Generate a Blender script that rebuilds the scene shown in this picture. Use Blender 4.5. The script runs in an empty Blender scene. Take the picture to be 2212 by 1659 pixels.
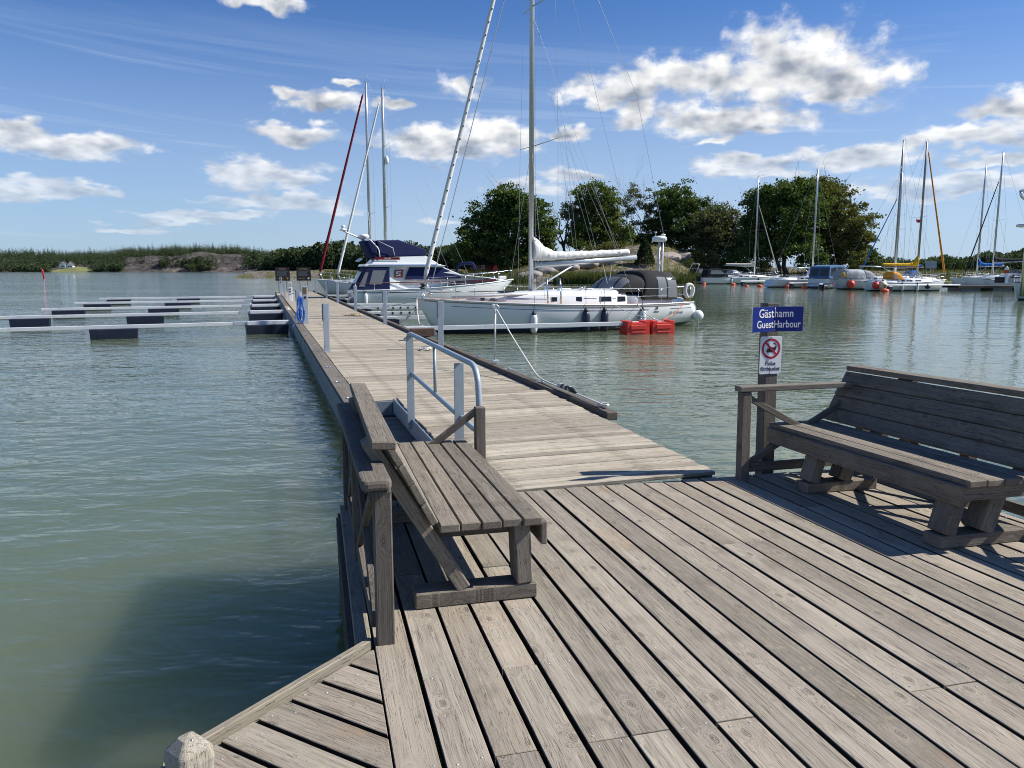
import bpy, bmesh, math, random
import numpy as np
from mathutils import Vector, Matrix, noise as mnoise
R = math.radians
random.seed(7)
rng = np.random.default_rng(11)
scene = bpy.context.scene
col = scene.collection

# ------------------------------------------------------------------ camera
EYE = Vector((0, 0, 1.62))
FPX, CXP, CYP = 1665.0, 1106.0, 829.5            # photograph surveyed at 2212 x 1659
PITCH = math.atan((CYP - 581.0) / FPX)
cd = bpy.data.cameras.new('camera'); cam = bpy.data.objects.new('camera', cd); col.objects.link(cam)
cam.location = EYE; cam.rotation_euler = (math.pi / 2 - PITCH, 0, 0)
cd.sensor_width = 36; cd.lens = 36 * FPX / 2212; cd.clip_start = 0.05; cd.clip_end = 12000
scene.camera = cam

# ------------------------------------------------------------------ sun and sky
SUN_AZ, SUN_EL = R(85), R(43)
SUNDIR = Vector((math.sin(SUN_AZ) * math.cos(SUN_EL), math.cos(SUN_AZ) * math.cos(SUN_EL), math.sin(SUN_EL)))
sl = bpy.data.lights.new('sun', 'SUN'); sl.energy = 5.0; sl.angle = R(0.53); sl.color = (1, 0.955, 0.88)
so = bpy.data.objects.new('sun', sl); col.objects.link(so)
so.rotation_euler = SUNDIR.to_track_quat('Z', 'Y').to_euler()
scene.view_settings.view_transform = 'Standard'; scene.view_settings.look = 'None'
scene.view_settings.exposure = 0.5; scene.view_settings.gamma = 1.0
scene.cycles.max_bounces = 6; scene.cycles.diffuse_bounces = 1; scene.cycles.glossy_bounces = 3
scene.cycles.transparent_max_bounces = 8; scene.cycles.transmission_bounces = 4
scene.cycles.use_denoising = True; scene.cycles.filter_width = 1.0
scene.cycles.caustics_reflective = False; scene.cycles.caustics_refractive = False
scene.cycles.sample_clamp_indirect = 4.0

class NT:
    """small helper to write node trees"""
    def __init__(s, tree): s.t = tree; s.n = tree.nodes; s.l = tree.links
    def new(s, typ, **kw):
        n = s.n.new(typ)
        for k, v in kw.items(): setattr(n, k, v)
        return n
    def put(s, sock, v):
        if v is None: return
        if hasattr(v, 'is_linked') or isinstance(v, bpy.types.NodeSocket): s.l.new(v, sock)
        else: sock.default_value = v
    def math(s, op, a, b=None, c=None, clamp=False):
        n = s.new('ShaderNodeMath', operation=op, use_clamp=clamp)
        for i, v in enumerate((a, b, c)): s.put(n.inputs[i], v)
        return n.outputs[0]
    def vmath(s, op, a, b=None, c=None, out=0):
        n = s.new('ShaderNodeVectorMath', operation=op)
        for i, v in enumerate((a, b, c)): s.put(n.inputs[i], v)
        return n.outputs[out]
    def noise(s, vec, scale=5, detail=3, rough=.55, dist=0, dim='3D', color=False):
        n = s.new('ShaderNodeTexNoise', noise_dimensions=dim)
        s.put(n.inputs['Vector'], vec); s.put(n.inputs['Scale'], scale); s.put(n.inputs['Detail'], detail)
        s.put(n.inputs['Roughness'], rough); s.put(n.inputs['Distortion'], dist)
        return n.outputs['Color' if color else 'Fac']
    def ramp(s, fac, a, b, c=0.0, d=1.0, smooth=True):
        n = s.new('ShaderNodeMapRange', interpolation_type='SMOOTHSTEP' if smooth else 'LINEAR')
        for i, v in enumerate((fac, a, b, c, d)): s.put(n.inputs[i], v)
        return n.outputs[0]
    def mix(s, fac, a, b, mode='MIX'):
        n = s.new('ShaderNodeMix', data_type='RGBA', blend_type=mode)
        s.put(n.inputs[0], fac)
        for i, v in ((6, a), (7, b)):
            s.put(n.inputs[i], (*v, 1) if isinstance(v, tuple) and len(v) == 3 else v)
        return n.outputs[2]
    def comb(s, x, y, z):
        n = s.new('ShaderNodeCombineXYZ')
        for i, v in enumerate((x, y, z)): s.put(n.inputs[i], v)
        return n.outputs[0]
    def sep(s, v):
        n = s.new('ShaderNodeSeparateXYZ'); s.put(n.inputs[0], v); return n.outputs

def pray(x, y):
    a = (x - CXP) / FPX; b = (y - CYP) / FPX
    return Vector((a, math.cos(PITCH) - b * math.sin(PITCH), -math.sin(PITCH) - b * math.cos(PITCH)))
def at(x, y, Y):
    r = pray(x, y); return EYE + r * (Y / r.y)
def azel(x, y):
    r = pray(x, y).normalized(); return math.degrees(math.atan2(r.x, r.y)), math.degrees(math.asin(r.z))

def make_world():
    w = bpy.data.worlds.new('World'); scene.world = w; w.use_nodes = True
    t = NT(w.node_tree); t.n.clear()
    out = t.new('ShaderNodeOutputWorld'); bg = t.new('ShaderNodeBackground')
    sky = t.new('ShaderNodeTexSky', sky_type='NISHITA', sun_disc=False)
    sky.sun_elevation = SUN_EL; sky.sun_rotation = SUN_AZ
    sky.altitude = 0; sky.air_density = 1.0; sky.dust_density = 0.35; sky.ozone_density = 2.2
    STR = 0.072
    dirv = t.new('ShaderNodeTexCoord').outputs['Generated']
    dx, dy, dz = t.sep(dirv)
    az = t.math('MULTIPLY', t.math('ARCTAN2', dx, dy), 180 / math.pi)
    el = t.math('MULTIPLY', t.math('ARCSINE', dz), 180 / math.pi)
    # cloud layer coordinates: clouds flatten towards the horizon
    pe = t.comb(az, t.math('MULTIPLY', t.math('LOGARITHM', t.math('ADD', t.math('MAXIMUM', el, 0.0), 4.0), math.e), 24.0), 0.0)
    wn = t.noise(pe, 0.22, 3, .6, color=True)
    warp = t.vmath('MULTIPLY', t.vmath('SUBTRACT', wn, (.5, .5, .5)), (5.5, 3.4, 0))
    p = t.vmath('ADD', t.comb(az, el, 0.0), warp)
    # cumulus: centre (in the survey pixels), half width, half height in degrees
    C = [(1500, 165, 4.6, 1.7), (1710, 135, 5.2, 2.9), (1850, 170, 4.0, 1.7), (1370, 195, 5.0, 1.2), (1300, 210, 3.4, .8),
         (1375, 245, 2.3, .9), (1590, 258, 6.0, 1.1), (1800, 200, 3.4, .8), (1000, 180, 1.7, 1.0), (1080, 300, 4.6, 1.6), (960, 315, 5.8, 1.5),
         (1230, 290, 1.3, .9), (700, 222, 3.6, 1.0), (620, 200, 1.6, .6), (840, 222, 1.5, .7), (640, 290, 3.2, .8),
         (170, 318, 5.0, 1.1), (30, 300, 2.6, 1.0), (60, 410, 3.8, .8), (190, 415, 1.7, .7), (10, 270, 1.8, .7),
         (570, 378, 4.5, 1.2), (620, 438, 5.4, 1.0), (450, 470, 4.6, .55), (300, 488, 3.0, .4), (720, 440, 3.0, .8),
         (1240, 378, 2.6, .6), (1150, 408, 3.4, .7), (1600, 358, 4.2, .8), (1850, 338, 5.4, .9), (1680, 375, 2.6, .5),
         (2100, 300, 4.4, 1.0), (2190, 240, 3.2, 1.3), (2090, 390, 5.5, .8), (2170, 345, 3.2, .6), (1900, 410, 2.8, .4),
         (1640, 280, 2.2, .5), (740, 172, .9, .35), (575, 2, 3.4, .5), (955, 470, 2.4, .4), (1530, 300, 2.4, .5), (2075, 412, 3.0, .5)]
    blobs = [(*azel(x, y), a, b * (1.05 if i < 9 else .88)) for i, (x, y, a, b) in enumerate(C)]
    BIG = {0, 1, 2, 3, 6, 9, 10, 12, 16, 18, 21, 22, 28, 29, 31, 33}
    rr = random.Random(3)
    for k in range(12):                       # the same broken cumulus all round the sky
        a = 44 + rr.random() * 272
        e = 3 + 40 * rr.random() ** 1.5
        blobs.append((a - 360 if a > 180 else a, e, 6 + 9 * rr.random(), .9 + .13 * e * rr.random()))
    d = None; acc = None
    for i, (a, e, wa, we) in enumerate(blobs):
        q = t.vmath('MULTIPLY_ADD', p, (1 / wa, 1 / we, 0), (-a / wa, -e / we, 0))
        L = t.vmath('LENGTH', q, out=1)
        d = L if d is None else t.math('MINIMUM', d, L)
        if i in BIG:                           # the big ones: remember how high in the cloud we look
            k = t.math('MULTIPLY_ADD', L, -1.1, 1.35, clamp=True)
            sc = t.vmath('SCALE', q, None); t.put(sc.node.inputs['Scale'], k)
            acc = sc if acc is None else t.vmath('ADD', acc, sc)
    ht = t.sep(acc)[1]
    fine = t.noise(pe, 0.50, 6, .60, .15)
    soft = t.noise(pe, 0.36, 3, .50); soft2 = t.noise(t.vmath('ADD', pe, (0.7, 1.2, 0)), 0.36, 2, .5)
    dens = t.math('ADD', t.math('SUBTRACT', 1.0, d), t.math('MULTIPLY', t.math('SUBTRACT', fine, .52), 1.7))
    cover = t.ramp(dens, -.16, .52)
    cover = t.math('MULTIPLY', cover, t.ramp(el, .4, 3.0))
    cover = t.math('MULTIPLY', cover, t.ramp(el, 2.0, 11.0, .58, 1.0))
    # self shadowing: undersides and parts that face away from the sun are greyer
    lit = t.math('ADD', t.math('MULTIPLY', t.math('SUBTRACT', soft, soft2), 2.3), .64)
    lit = t.math('ADD', lit, t.math('MULTIPLY', ht, .50))
    thick = t.ramp(dens, .35, 1.3)
    shade = t.math('SUBTRACT', lit, t.math('MULTIPLY', thick, .30), clamp=True)
    ccol = t.mix(shade, (.22, .255, .32), (.76, .755, .745))
    ccol = t.mix(t.ramp(el, 10.0, 3.0, 0.0, .38), ccol, (.42, .50, .61))
    # thin high streaks and the pale haze low down
    st = t.comb(t.math('MULTIPLY', t.math('ADD', az, t.math('MULTIPLY', el, 1.6)), .045), t.math('SUBTRACT', el, t.math('MULTIPLY', az, -.06)), 0.0)
    cir = t.ramp(t.noise(st, .55, 5, .6, .6), .37, .72, 0, .60)
    cir = t.math('MULTIPLY', cir, t.ramp(el, 18.0, 10.0))
    haze = t.math('MULTIPLY', t.ramp(el, 19.0, 1.0, 0.0, .66), t.ramp(az, -35.0, 10.0, .70, 1.0))
    mil = t.math('MULTIPLY', t.ramp(t.noise(pe, .085, 4, .6), .40, .70, 0, .55), t.math('MULTIPLY', t.ramp(el, 17.0, 9.0), t.ramp(az, -25.0, 12.0, .35, 1.0)))
    veil = t.math('MAXIMUM', t.math('MAXIMUM', cir, mil), haze)
    skyc = t.vmath('SCALE', sky.outputs[0], None); t.put(skyc.node.inputs['Scale'], STR)
    skyc = t.vmath('MULTIPLY', skyc, (.46, .74, 1.16))
    base = t.mix(veil, skyc, (.41, .50, .63))
    fin = t.mix(cover, base, ccol)
    t.put(bg.inputs['Color'], fin); bg.inputs['Strength'].default_value = 1.0
    t.l.new(bg.outputs[0], out.inputs[0])
    w.cycles.sampling_method = 'MANUAL'; w.cycles.sample_map_resolution = 512
make_world()

# ------------------------------------------------------------------ object helpers
FR = {}                                            # object -> its matrix in the frame of its thing
I4 = Matrix.Identity(4)
def tag(o, label, cat=None, group=None, kind=None):
    if label: o['label'] = label
    if cat: o['category'] = cat
    if group: o['group'] = group
    if kind: o['kind'] = kind
    return o
def thing(name, label, cat, M=I4, group=None, kind=None):
    o = bpy.data.objects.new(name, None); col.objects.link(o); o.empty_display_size = .2
    o.matrix_basis = M; FR[o] = I4
    return tag(o, label, cat, group, kind)
def link(name, me, mat, parent=None, M=I4):
    o = bpy.data.objects.new(name, me); col.objects.link(o)
    if mat is not None and not me.materials: me.materials.append(mat)
    if parent is not None:
        o.parent = parent; o.matrix_basis = FR[parent].inverted() @ M
    else: o.matrix_basis = M
    FR[o] = M if parent is not None else I4
    return o
def copy_tree(o, parent=None):
    c = o.copy(); col.objects.link(c); c.parent = parent; FR[c] = FR.get(o, I4)
    for ch in list(o.children):
        if ch != c: copy_tree(ch, c)
    return c
def npmesh(name, verts, faces, smooth=False):
    """verts (n,3), faces (m,k) arrays"""
    me = bpy.data.meshes.new(name); verts = np.asarray(verts, np.float32); faces = np.asarray(faces, np.int32)
    me.vertices.add(len(verts)); me.vertices.foreach_set('co', verts.ravel())
    k = faces.shape[1]; m = len(faces)
    me.loops.add(m * k); me.loops.foreach_set('vertex_index', faces.ravel())
    me.polygons.add(m); me.polygons.foreach_set('loop_start', np.arange(0, m * k, k, dtype=np.int32))
    me.polygons.foreach_set('loop_total', np.full(m, k, np.int32))
    if smooth: me.polygons.foreach_set('use_smooth', np.ones(m, bool))
    me.update(calc_edges=True); me.validate()
    return me

class MB:
    """collects shapes of ONE part"""
    def __init__(s): s.v = []; s.f = []; s.sm = []
    def add(s, vs, fs, smooth=False):
        b = len(s.v); s.v += [tuple(v) for v in vs]; s.f += [tuple(i + b for i in f) for f in fs]; s.sm += [smooth] * len(fs); return s
    def box(s, c, d, M=None):
        x, y, z = (k / 2 for k in d)
        vs = [Vector((a * x, b * y, e * z)) for a in (-1, 1) for b in (-1, 1) for e in (-1, 1)]
        if M is not None: vs = [M @ v for v in vs]
        vs = [v + Vector(c) for v in vs]
        return s.add(vs, [(0, 1, 3, 2), (4, 6, 7, 5), (0, 4, 5, 1), (2, 3, 7, 6), (0, 2, 6, 4), (1, 5, 7, 3)])
    def tube(s, pts, r, n=8, cap=True, smooth=True, flat=1.0):
        pts = [Vector(p) for p in pts]; m = len(pts)
        rs = r if isinstance(r, (list, tuple)) else [r] * m
        rings = []; prev = None
        for i, p in enumerate(pts):
            tg = (pts[min(i + 1, m - 1)] - pts[max(i - 1, 0)]).normalized()
            if prev is None:
                ref = Vector((0, 0, 1)) if abs(tg.z) < .9 else Vector((1, 0, 0))
                nx = tg.cross(ref).normalized()
            else:
                nx = (prev - tg * prev.dot(tg)).normalized()
            prev = nx; ny = tg.cross(nx)
            rings.append([p + nx * (rs[i] * math.cos(2 * math.pi * k / n)) + ny * (rs[i] * flat * math.sin(2 * math.pi * k / n)) for k in range(n)])
        vs = [v for rg in rings for v in rg]
        fs = [(i * n + k, i * n + (k + 1) % n, (i + 1) * n + (k + 1) % n, (i + 1) * n + k) for i in range(m - 1) for k in range(n)]
        s.add(vs, fs, smooth)
        if cap: s.add(rings[0], [tuple(reversed(range(n)))]); s.add(rings[-1], [tuple(range(n))])
        return s
    def lathe(s, prof, c=(0, 0, 0), n=12, axis='Z', smooth=True):
        vs = []; c = Vector(c)
        for r, z in prof:
            for k in range(n):
                a = 2 * math.pi * k / n
                v = Vector((r * math.cos(a), r * math.sin(a), z))
                if axis == 'X': v = Vector((v.z, v.x, v.y))
                if axis == 'Y': v = Vector((v.x, v.z, v.y))
                vs.append(c + v)
        fs = [(i * n + k, i * n + (k + 1) % n, (i + 1) * n + (k + 1) % n, (i + 1) * n + k) for i in range(len(prof) - 1) for k in range(n)]
        fs += [tuple(reversed(range(n))), tuple((len(prof) - 1) * n + k for k in range(n))]
        return s.add(vs, fs, smooth)
    def prism(s, prof, hw, yc=0.0, smooth=False):
        """side outline [(x,z)..] extruded across y; hw number or function of (x,z)"""
        f = hw if callable(hw) else (lambda x, z: hw)
        a = [(x, yc + f(x, z), z) for x, z in prof]; b = [(x, yc - f(x, z), z) for x, z in prof]; n = len(prof)
        fs = [tuple(range(n)), tuple(n + i for i in reversed(range(n)))]
        fs += [(i, n + i, n + (i + 1) % n, (i + 1) % n) for i in range(n)]
        return s.add(a + b, fs, smooth)
    def plate(s, poly, th):
        """flat outline [(x,y)..] in XY, thickness th below z=0"""
        n = len(poly); a = [(x, y, 0) for x, y in poly]; b = [(x, y, -th) for x, y in poly]
        return s.add(a + b, [tuple(range(n)), tuple(n + i for i in reversed(range(n)))] + [(i, n + i, n + (i + 1) % n, (i + 1) % n) for i in range(n)])
    def grid(s, rows, smooth=True, close=False):
        m = len(rows); n = len(rows[0]); vs = [v for r in rows for v in r]
        fs = [(i * n + k, i * n + (k + 1) % n, (i + 1) * n + (k + 1) % n, (i + 1) * n + k) for i in range(m - 1) for k in range(n if close else n - 1)]
        return s.add(vs, fs, smooth)
    def mesh(s, name='part', bevel=0, seg=1, fix=True):
        me = bpy.data.meshes.new(name); me.from_pydata(s.v, [], s.f)
        me.polygons.foreach_set('use_smooth', s.sm)
        if bevel or fix:
            bm = bmesh.new(); bm.from_mesh(me)
            if fix:
                bmesh.ops.remove_doubles(bm, verts=bm.verts, dist=1e-5)
                bmesh.ops.recalc_face_normals(bm, faces=bm.faces)
            if bevel:
                es = [e for e in bm.edges if len(e.link_faces) == 2 and e.calc_face_angle(0) > .5]
                bmesh.ops.bevel(bm, geom=es, offset=bevel, segments=seg, profile=.6, affect='EDGES', clamp_overlap=True)
            bm.to_mesh(me); bm.free()
        return me
    def build(s, name, mat, parent=None, M=I4, bevel=0, seg=1):
        return link(name, s.mesh(name, bevel, seg), mat, parent, M)

_bx = {}
def boxmesh(l, w, t, ch=.004, side=None):
    k = (round(l, 3), round(w, 3), round(t, 3), ch, side and side.name)
    if k not in _bx: _bx[k] = MB().box((0, 0, 0), (l, w, t)).mesh('board', bevel=ch)
    return _bx[k]
def board(name, parent, p0, p1, w, t, mat, up=(0, 0, 1), roll=0, ch=.004, side=None):
    """straight timber from p0 to p1; local X is its grain"""
    p0, p1 = Vector(p0), Vector(p1); d = p1 - p0; x = d.normalized(); u = Vector(up)
    y = u.cross(x).normalized(); z = x.cross(y)
    M = Matrix((x, y, z)).transposed().to_4x4(); M.translation = (p0 + p1) / 2
    if roll: M = M @ Matrix.Rotation(roll, 4, 'X')
    me = boxmesh(d.length, w, t, ch, side)
    if side is not None and not me.materials:              # gap shade painted onto the plank sides
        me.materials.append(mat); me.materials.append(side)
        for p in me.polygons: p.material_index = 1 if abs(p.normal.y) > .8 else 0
    if me.materials and me.materials[0] != mat: me = me.copy(); me.materials.clear()
    return link(name, me, mat, parent, M)
def T(x, y, z): return Matrix.Translation((x, y, z))
def RZ(a): return Matrix.Rotation(a, 4, 'Z')
def RX(a): return Matrix.Rotation(a, 4, 'X')
def RY(a): return Matrix.Rotation(a, 4, 'Y')

def lettering(name, txt, size, mat, parent, M, ext=.0015, bold=0.0, align='CENTER', sx=1.0, shear=0.0, space=1.0):
    cu = bpy.data.curves.new(name, 'FONT'); cu.body = txt; cu.size = size; cu.extrude = ext; cu.offset = bold
    cu.align_x = align; cu.align_y = 'CENTER'; cu.shear = shear; cu.space_character = space; cu.resolution_u = 3
    tmp = bpy.data.objects.new(name, cu); col.objects.link(tmp)
    dg = bpy.context.evaluated_depsgraph_get(); me = bpy.data.meshes.new_from_object(tmp.evaluated_get(dg))
    bpy.data.objects.remove(tmp); bpy.data.curves.remove(cu)
    me.materials.clear()
    if sx != 1.0: me.transform(Matrix.Diagonal((sx, 1, 1, 1)))
    return link(name, me, mat, parent, M)

# frames: pier (x across, y along) and deck (same, tipped 1.4 degrees down towards the pier)
r_ = pray(564, 581); PA = math.atan2(r_.x, r_.y)
WATER = -0.68; PIER_Z = -0.13
PIERM = RZ(-PA)
def PW(u, v, z=0.0): return PIERM @ Vector((v, u, z))
DA, DT = R(-14.2), R(1.4)
DECKM = RZ(-DA) @ RX(-DT)
# ------------------------------------------------------------------ materials
MT = {}
def newmat(name):
    m = bpy.data.materials.new(name); m.use_nodes = True; t = NT(m.node_tree)
    b = t.n['Principled BSDF']; MT[name] = m; return m, t, b
def rnd(t):
    oi = t.new('ShaderNodeObjectInfo').outputs['Random']; g = t.new('ShaderNodeNewGeometry').outputs['Random Per Island']
    return t.math('FRACT', t.math('ADD', oi, g))
def bump(t, b, h, strength, dist, prev=None):
    n = t.new('ShaderNodeBump'); n.inputs['Strength'].default_value = strength; n.inputs['Distance'].default_value = dist
    t.put(n.inputs['Height'], h)
    if prev is not None: t.put(n.inputs['Normal'], prev)
    if b is not None: t.put(b.inputs['Normal'], n.outputs[0])
    return n.outputs[0]

def plain(name, c, rough=.5, metal=0.0, var=.10, nscale=6.0, bmp=0.0, spec=.5, coat=0.0, stain=None):
    m, t, b = newmat(name)
    oc = t.new('ShaderNodeTexCoord').outputs['Object']
    n = t.noise(oc, nscale, 4, .6); r = rnd(t)
    k = t.math('ADD', t.math('MULTIPLY', t.math('SUBTRACT', n, .5), 2 * var), t.math('ADD', 1 - var * .5, t.math('MULTIPLY', r, var)))
    cc = t.vmath('SCALE', c, None); t.put(cc.node.inputs['Scale'], k)
    if stain:
        s = t.ramp(t.noise(oc, nscale * .35, 5, .65), .52, .72, 0, .75); cc = t.mix(s, cc, stain)
    t.put(b.inputs['Base Color'], cc); b.inputs['Metallic'].default_value = metal
    t.put(b.inputs['Roughness'], t.math('ADD', rough - .06, t.math('MULTIPLY', n, .12)))
    b.inputs['Specular IOR Level'].default_value = spec; b.inputs['Coat Weight'].default_value = coat
    if bmp: bump(t, b, n, bmp, .02)
    return m

def wood(name, light, dark, crack=.8, lichen=0.0, moss=(.30, .30, .16), vary=.36, gscale=1.0, knots=1.0, stain=0.0, dirt=.35):
    m, t, b = newmat(name)
    oc = t.new('ShaderNodeTexCoord').outputs['Object']; r = rnd(t)
    off = t.comb(t.math('MULTIPLY', r, 37.0), t.math('MULTIPLY', r, 91.0), t.math('MULTIPLY', r, 53.0))
    p = t.vmath('ADD', oc, off)
    # knots bend the grain round them
    vk = t.new('ShaderNodeTexVoronoi', feature='F1', voronoi_dimensions='2D'); t.put(vk.inputs['Vector'], t.vmath('MULTIPLY', p, (3.4, 7.0, 7.0))); vk.inputs['Scale'].default_value = 1.0
    kd = vk.outputs['Distance']
    km = t.math('MULTIPLY', t.math('GREATER_THAN', t.sep(vk.outputs['Color'])[0], .66), knots); kn = t.math('MULTIPLY', t.ramp(kd, .42, .05), km)
    wob = t.noise(t.vmath('MULTIPLY', p, (1.6, 5, 5)), 1.0, 3, .55)
    px, py, pz = t.sep(p)
    sh = t.math('ADD', t.math('MULTIPLY', t.math('SUBTRACT', wob, .5), .055), t.math('MULTIPLY', kn, .045))
    g = t.comb(px, t.math('ADD', py, sh), t.math('ADD', pz, sh))
    broad = t.noise(t.vmath('MULTIPLY', g, (.55, 9, 9)), gscale, 4, .6)
    grain = t.noise(t.vmath('MULTIPLY', g, (1.3, 75, 75)), gscale, 4, .65)
    fibre = t.noise(t.vmath('MULTIPLY', g, (3.5, 260, 260)), gscale, 2, .6)
    cr = t.noise(t.vmath('MULTIPLY', g, (1.0, 120, 120)), gscale, 2, .5, .12)
    crk = t.math('MULTIPLY', t.ramp(t.math('ABSOLUTE', t.math('SUBTRACT', cr, .5)), .024, .004), t.ramp(t.noise(p, 2.2, 2), .30, .52))
    f = t.math('ADD', t.math('MULTIPLY', grain, .55), t.math('ADD', t.math('MULTIPLY', broad, .55), t.math('MULTIPLY', fibre, .30)))
    c = t.mix(t.ramp(f, .34, .96), dark, light)
    tone = t.math('ADD', 1 - vary * .55, t.math('MULTIPLY', r, vary))
    c = t.mix(t.math('MULTIPLY', t.ramp(t.math('FRACT', t.math('MULTIPLY', r, 7.3)), .3, 1.0), .35), c, t.mix(.5, c, (light[0] * .98, light[1] * .86, light[2] * .76)))
    cs = t.vmath('SCALE', c, None); t.put(cs.node.inputs['Scale'], tone); c = cs
    patch = t.noise(oc, 3.1, 4, .6)
    c = t.mix(t.ramp(patch, .52, .74, 0, dirt), c, tuple(k * .62 for k in dark))
    if lichen:
        l = t.math('MULTIPLY', t.ramp(t.noise(t.vmath('MULTIPLY', p, (14, 45, 45)), 1.0, 4, .7), .56, .64), t.ramp(t.noise(p, 1.7, 3), .46, .62))
        c = t.mix(t.math('MULTIPLY', l, lichen), c, moss)
    if stain:
        l = t.math('MULTIPLY', t.ramp(t.noise(p, 1.3, 3), .60, .72), t.ramp(grain, .35, .7))
        c = t.mix(t.math('MULTIPLY', l, stain), c, (.30, .17, .075))
    ring = t.math('MULTIPLY', t.ramp(t.math('SINE', t.math('MULTIPLY', kd, 120.0)), .2, .9), t.ramp(kd, .24, .08))
    core = t.math('MULTIPLY', t.ramp(kd, .13, .07), km)
    c = t.mix(t.math('MULTIPLY', core, .60), c, tuple(k * .55 for k in dark))
    c = t.mix(t.math('MULTIPLY', t.math('MULTIPLY', ring, km), .40), c, tuple(min(1, k * 1.25) for k in light))
    c = t.mix(t.math('MULTIPLY', crk, crack), c, (.035, .03, .026))
    t.put(b.inputs['Base Color'], c)
    b.inputs['Roughness'].default_value = .82; b.inputs['Specular IOR Level'].default_value = .25
    h = t.math('SUBTRACT', t.math('ADD', t.math('MULTIPLY', grain, .7), t.math('MULTIPLY', fibre, .35)), t.math('MULTIPLY', crk, 1.1))
    bump(t, b, h, .55, .004)
    return m

W_DECK = wood('weathered_deck_wood', (.370, .326, .262), (.142, .122, .097), crack=.6, lichen=.35, moss=(.40, .37, .20), stain=.5)
W_PIER = wood('bleached_pier_wood', (.47, .42, .335), (.185, .158, .120), crack=.7, gscale=.8, knots=.6, vary=.5, dirt=.5)
W_BENCH = wood('grey_bench_wood', (.265, .232, .187), (.095, .081, .063), lichen=.22, moss=(.42, .42, .38))
W_RAIL = wood('grey_rail_wood', (.185, .165, .140), (.075, .064, .052), lichen=.3, moss=(.36, .36, .28))
W_EDGE = wood('dark_edge_wood', (.135, .115, .095), (.055, .046, .038), lichen=.25, moss=(.25, .24, .18))
W_GAPSHADE = wood('painted_gap_shade_wood', (.040, .036, .028), (.016, .015, .012), lichen=.1, moss=(.05, .06, .03))  # near-black colour standing in for the shade between deck planks
W_TRIM = wood('pale_trim_wood', (.38, .34, .265), (.18, .155, .115), lichen=.4, moss=(.45, .40, .20))
W_POST = wood('bollard_wood', (.52, .48, .40), (.27, .245, .20), lichen=.5, moss=(.46, .42, .22))
W_RED = wood('red_brown_block_wood', (.12, .075, .06), (.05, .035, .03))
W_TEAK = wood('teak_deck_wood', (.46, .30, .21), (.30, .19, .13), crack=.2, knots=.1)
ALU = plain('brushed_aluminium', (.66, .67, .68), .45, .25, .10, 9, stain=(.52, .53, .54))
ALU_POST = plain('galvanised_post', (.50, .54, .58), .45, .55, .12, 12)
STEEL_RAIL = plain('painted_grey_blue_steel', (.33, .39, .43), .42, .25, .12, 14, bmp=.1)
STEEL_EDGE = plain('blue_grey_steel_edge', (.19, .24, .30), .45, .2, .2, 10, stain=(.10, .085, .07))
CHROME = plain('polished_stainless', (.75, .75, .74), .16, 1.0, .04, 4)
MAST = plain('anodised_mast', (.47, .50, .52), .36, .7, .08, 3)
MAST_DARK = plain('brown_mast', (.26, .22, .19), .4, .4, .1, 3)
WHITE = plain('white_gelcoat', (.80, .81, .80), .22, 0, .04, 2, coat=.3)
CREAM = plain('cream_gelcoat', (.70, .69, .64), .3, 0, .05, 2, coat=.2)
WIRE = plain('rigging_wire', (.42, .43, .44), .4, .8, .05, 2)
ROPE_W = plain('white_rope', (.66, .64, .58), .8, 0, .2, 60, bmp=.4)
ROPE_D = plain('dark_rope', (.05, .05, .06), .8, 0, .3, 60, bmp=.4)
ROPE_R = plain('red_orange_rope', (.62, .17, .08), .8, 0, .2, 40)
NAVY = plain('navy_canvas', (.014, .020, .075), .85, 0, .22, 5, bmp=.25, spec=.2)
BLUE_C = plain('blue_canvas', (.02, .13, .46), .85, 0, .22, 5, bmp=.25, spec=.2)
STEELB = plain('dusty_blue_canvas', (.07, .15, .27), .85, 0, .2, 5, bmp=.25, spec=.2)
CHAR = plain('charcoal_canvas', (.027, .027, .029), .88, 0, .2, 6, bmp=.3, spec=.2)
BLACK = plain('black_rubber', (.012, .012, .013), .6, 0, .2, 9)
SAIL_W = plain('white_sail_cover', (.66, .65, .62), .85, 0, .10, 5, bmp=.35, spec=.2)
SAIL_B = plain('beige_sail_cover', (.50, .47, .41), .85, 0, .12, 5, bmp=.35, spec=.2)
YEL = plain('yellow_canvas', (.72, .42, .03), .85, 0, .2, 5, bmp=.3, spec=.2)
ORANGE_C = plain('orange_canvas', (.62, .26, .03), .85, 0, .2, 5, bmp=.3, spec=.2)
RED_C = plain('dark_red_canvas', (.15, .012, .018), .85, 0, .2, 5, bmp=.3, spec=.2)
GREY_C = plain('light_grey_canvas', (.34, .36, .39), .85, 0, .12, 5, bmp=.3, spec=.2)
RED_F = plain('red_plastic_float', (.60, .035, .022), .5, 0, .12, 3, bmp=.06)
BLUE_F = plain('dark_blue_plastic_float', (.006, .009, .024), .45, 0, .2, 4, bmp=.1, stain=(.03, .035, .03))
ORANGE = plain('orange_buoy', (.70, .10, .03), .55, 0, .15, 4)
FEND_W = plain('white_vinyl_fender', (.70, .72, .72), .4, 0, .06, 6, stain=(.55, .58, .58))
FEND_B = plain('navy_vinyl_fender', (.014, .018, .045), .4, 0, .15, 6)
FEND_R = plain('red_vinyl_fender', (.66, .05, .03), .4, 0, .06, 6)
FEND_C = plain('cream_vinyl_fender', (.68, .55, .38), .45, 0, .08, 6)
HOSE = plain('blue_hose', (.015, .13, .50), .45, 0, .2, 20)
SIGN_B = plain('blue_enamel', (.008, .022, .20), .35, 0, .03, 3, spec=.25)
SIGN_K = plain('black_board', (.006, .006, .009), .35, 0, .1, 3)
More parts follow.
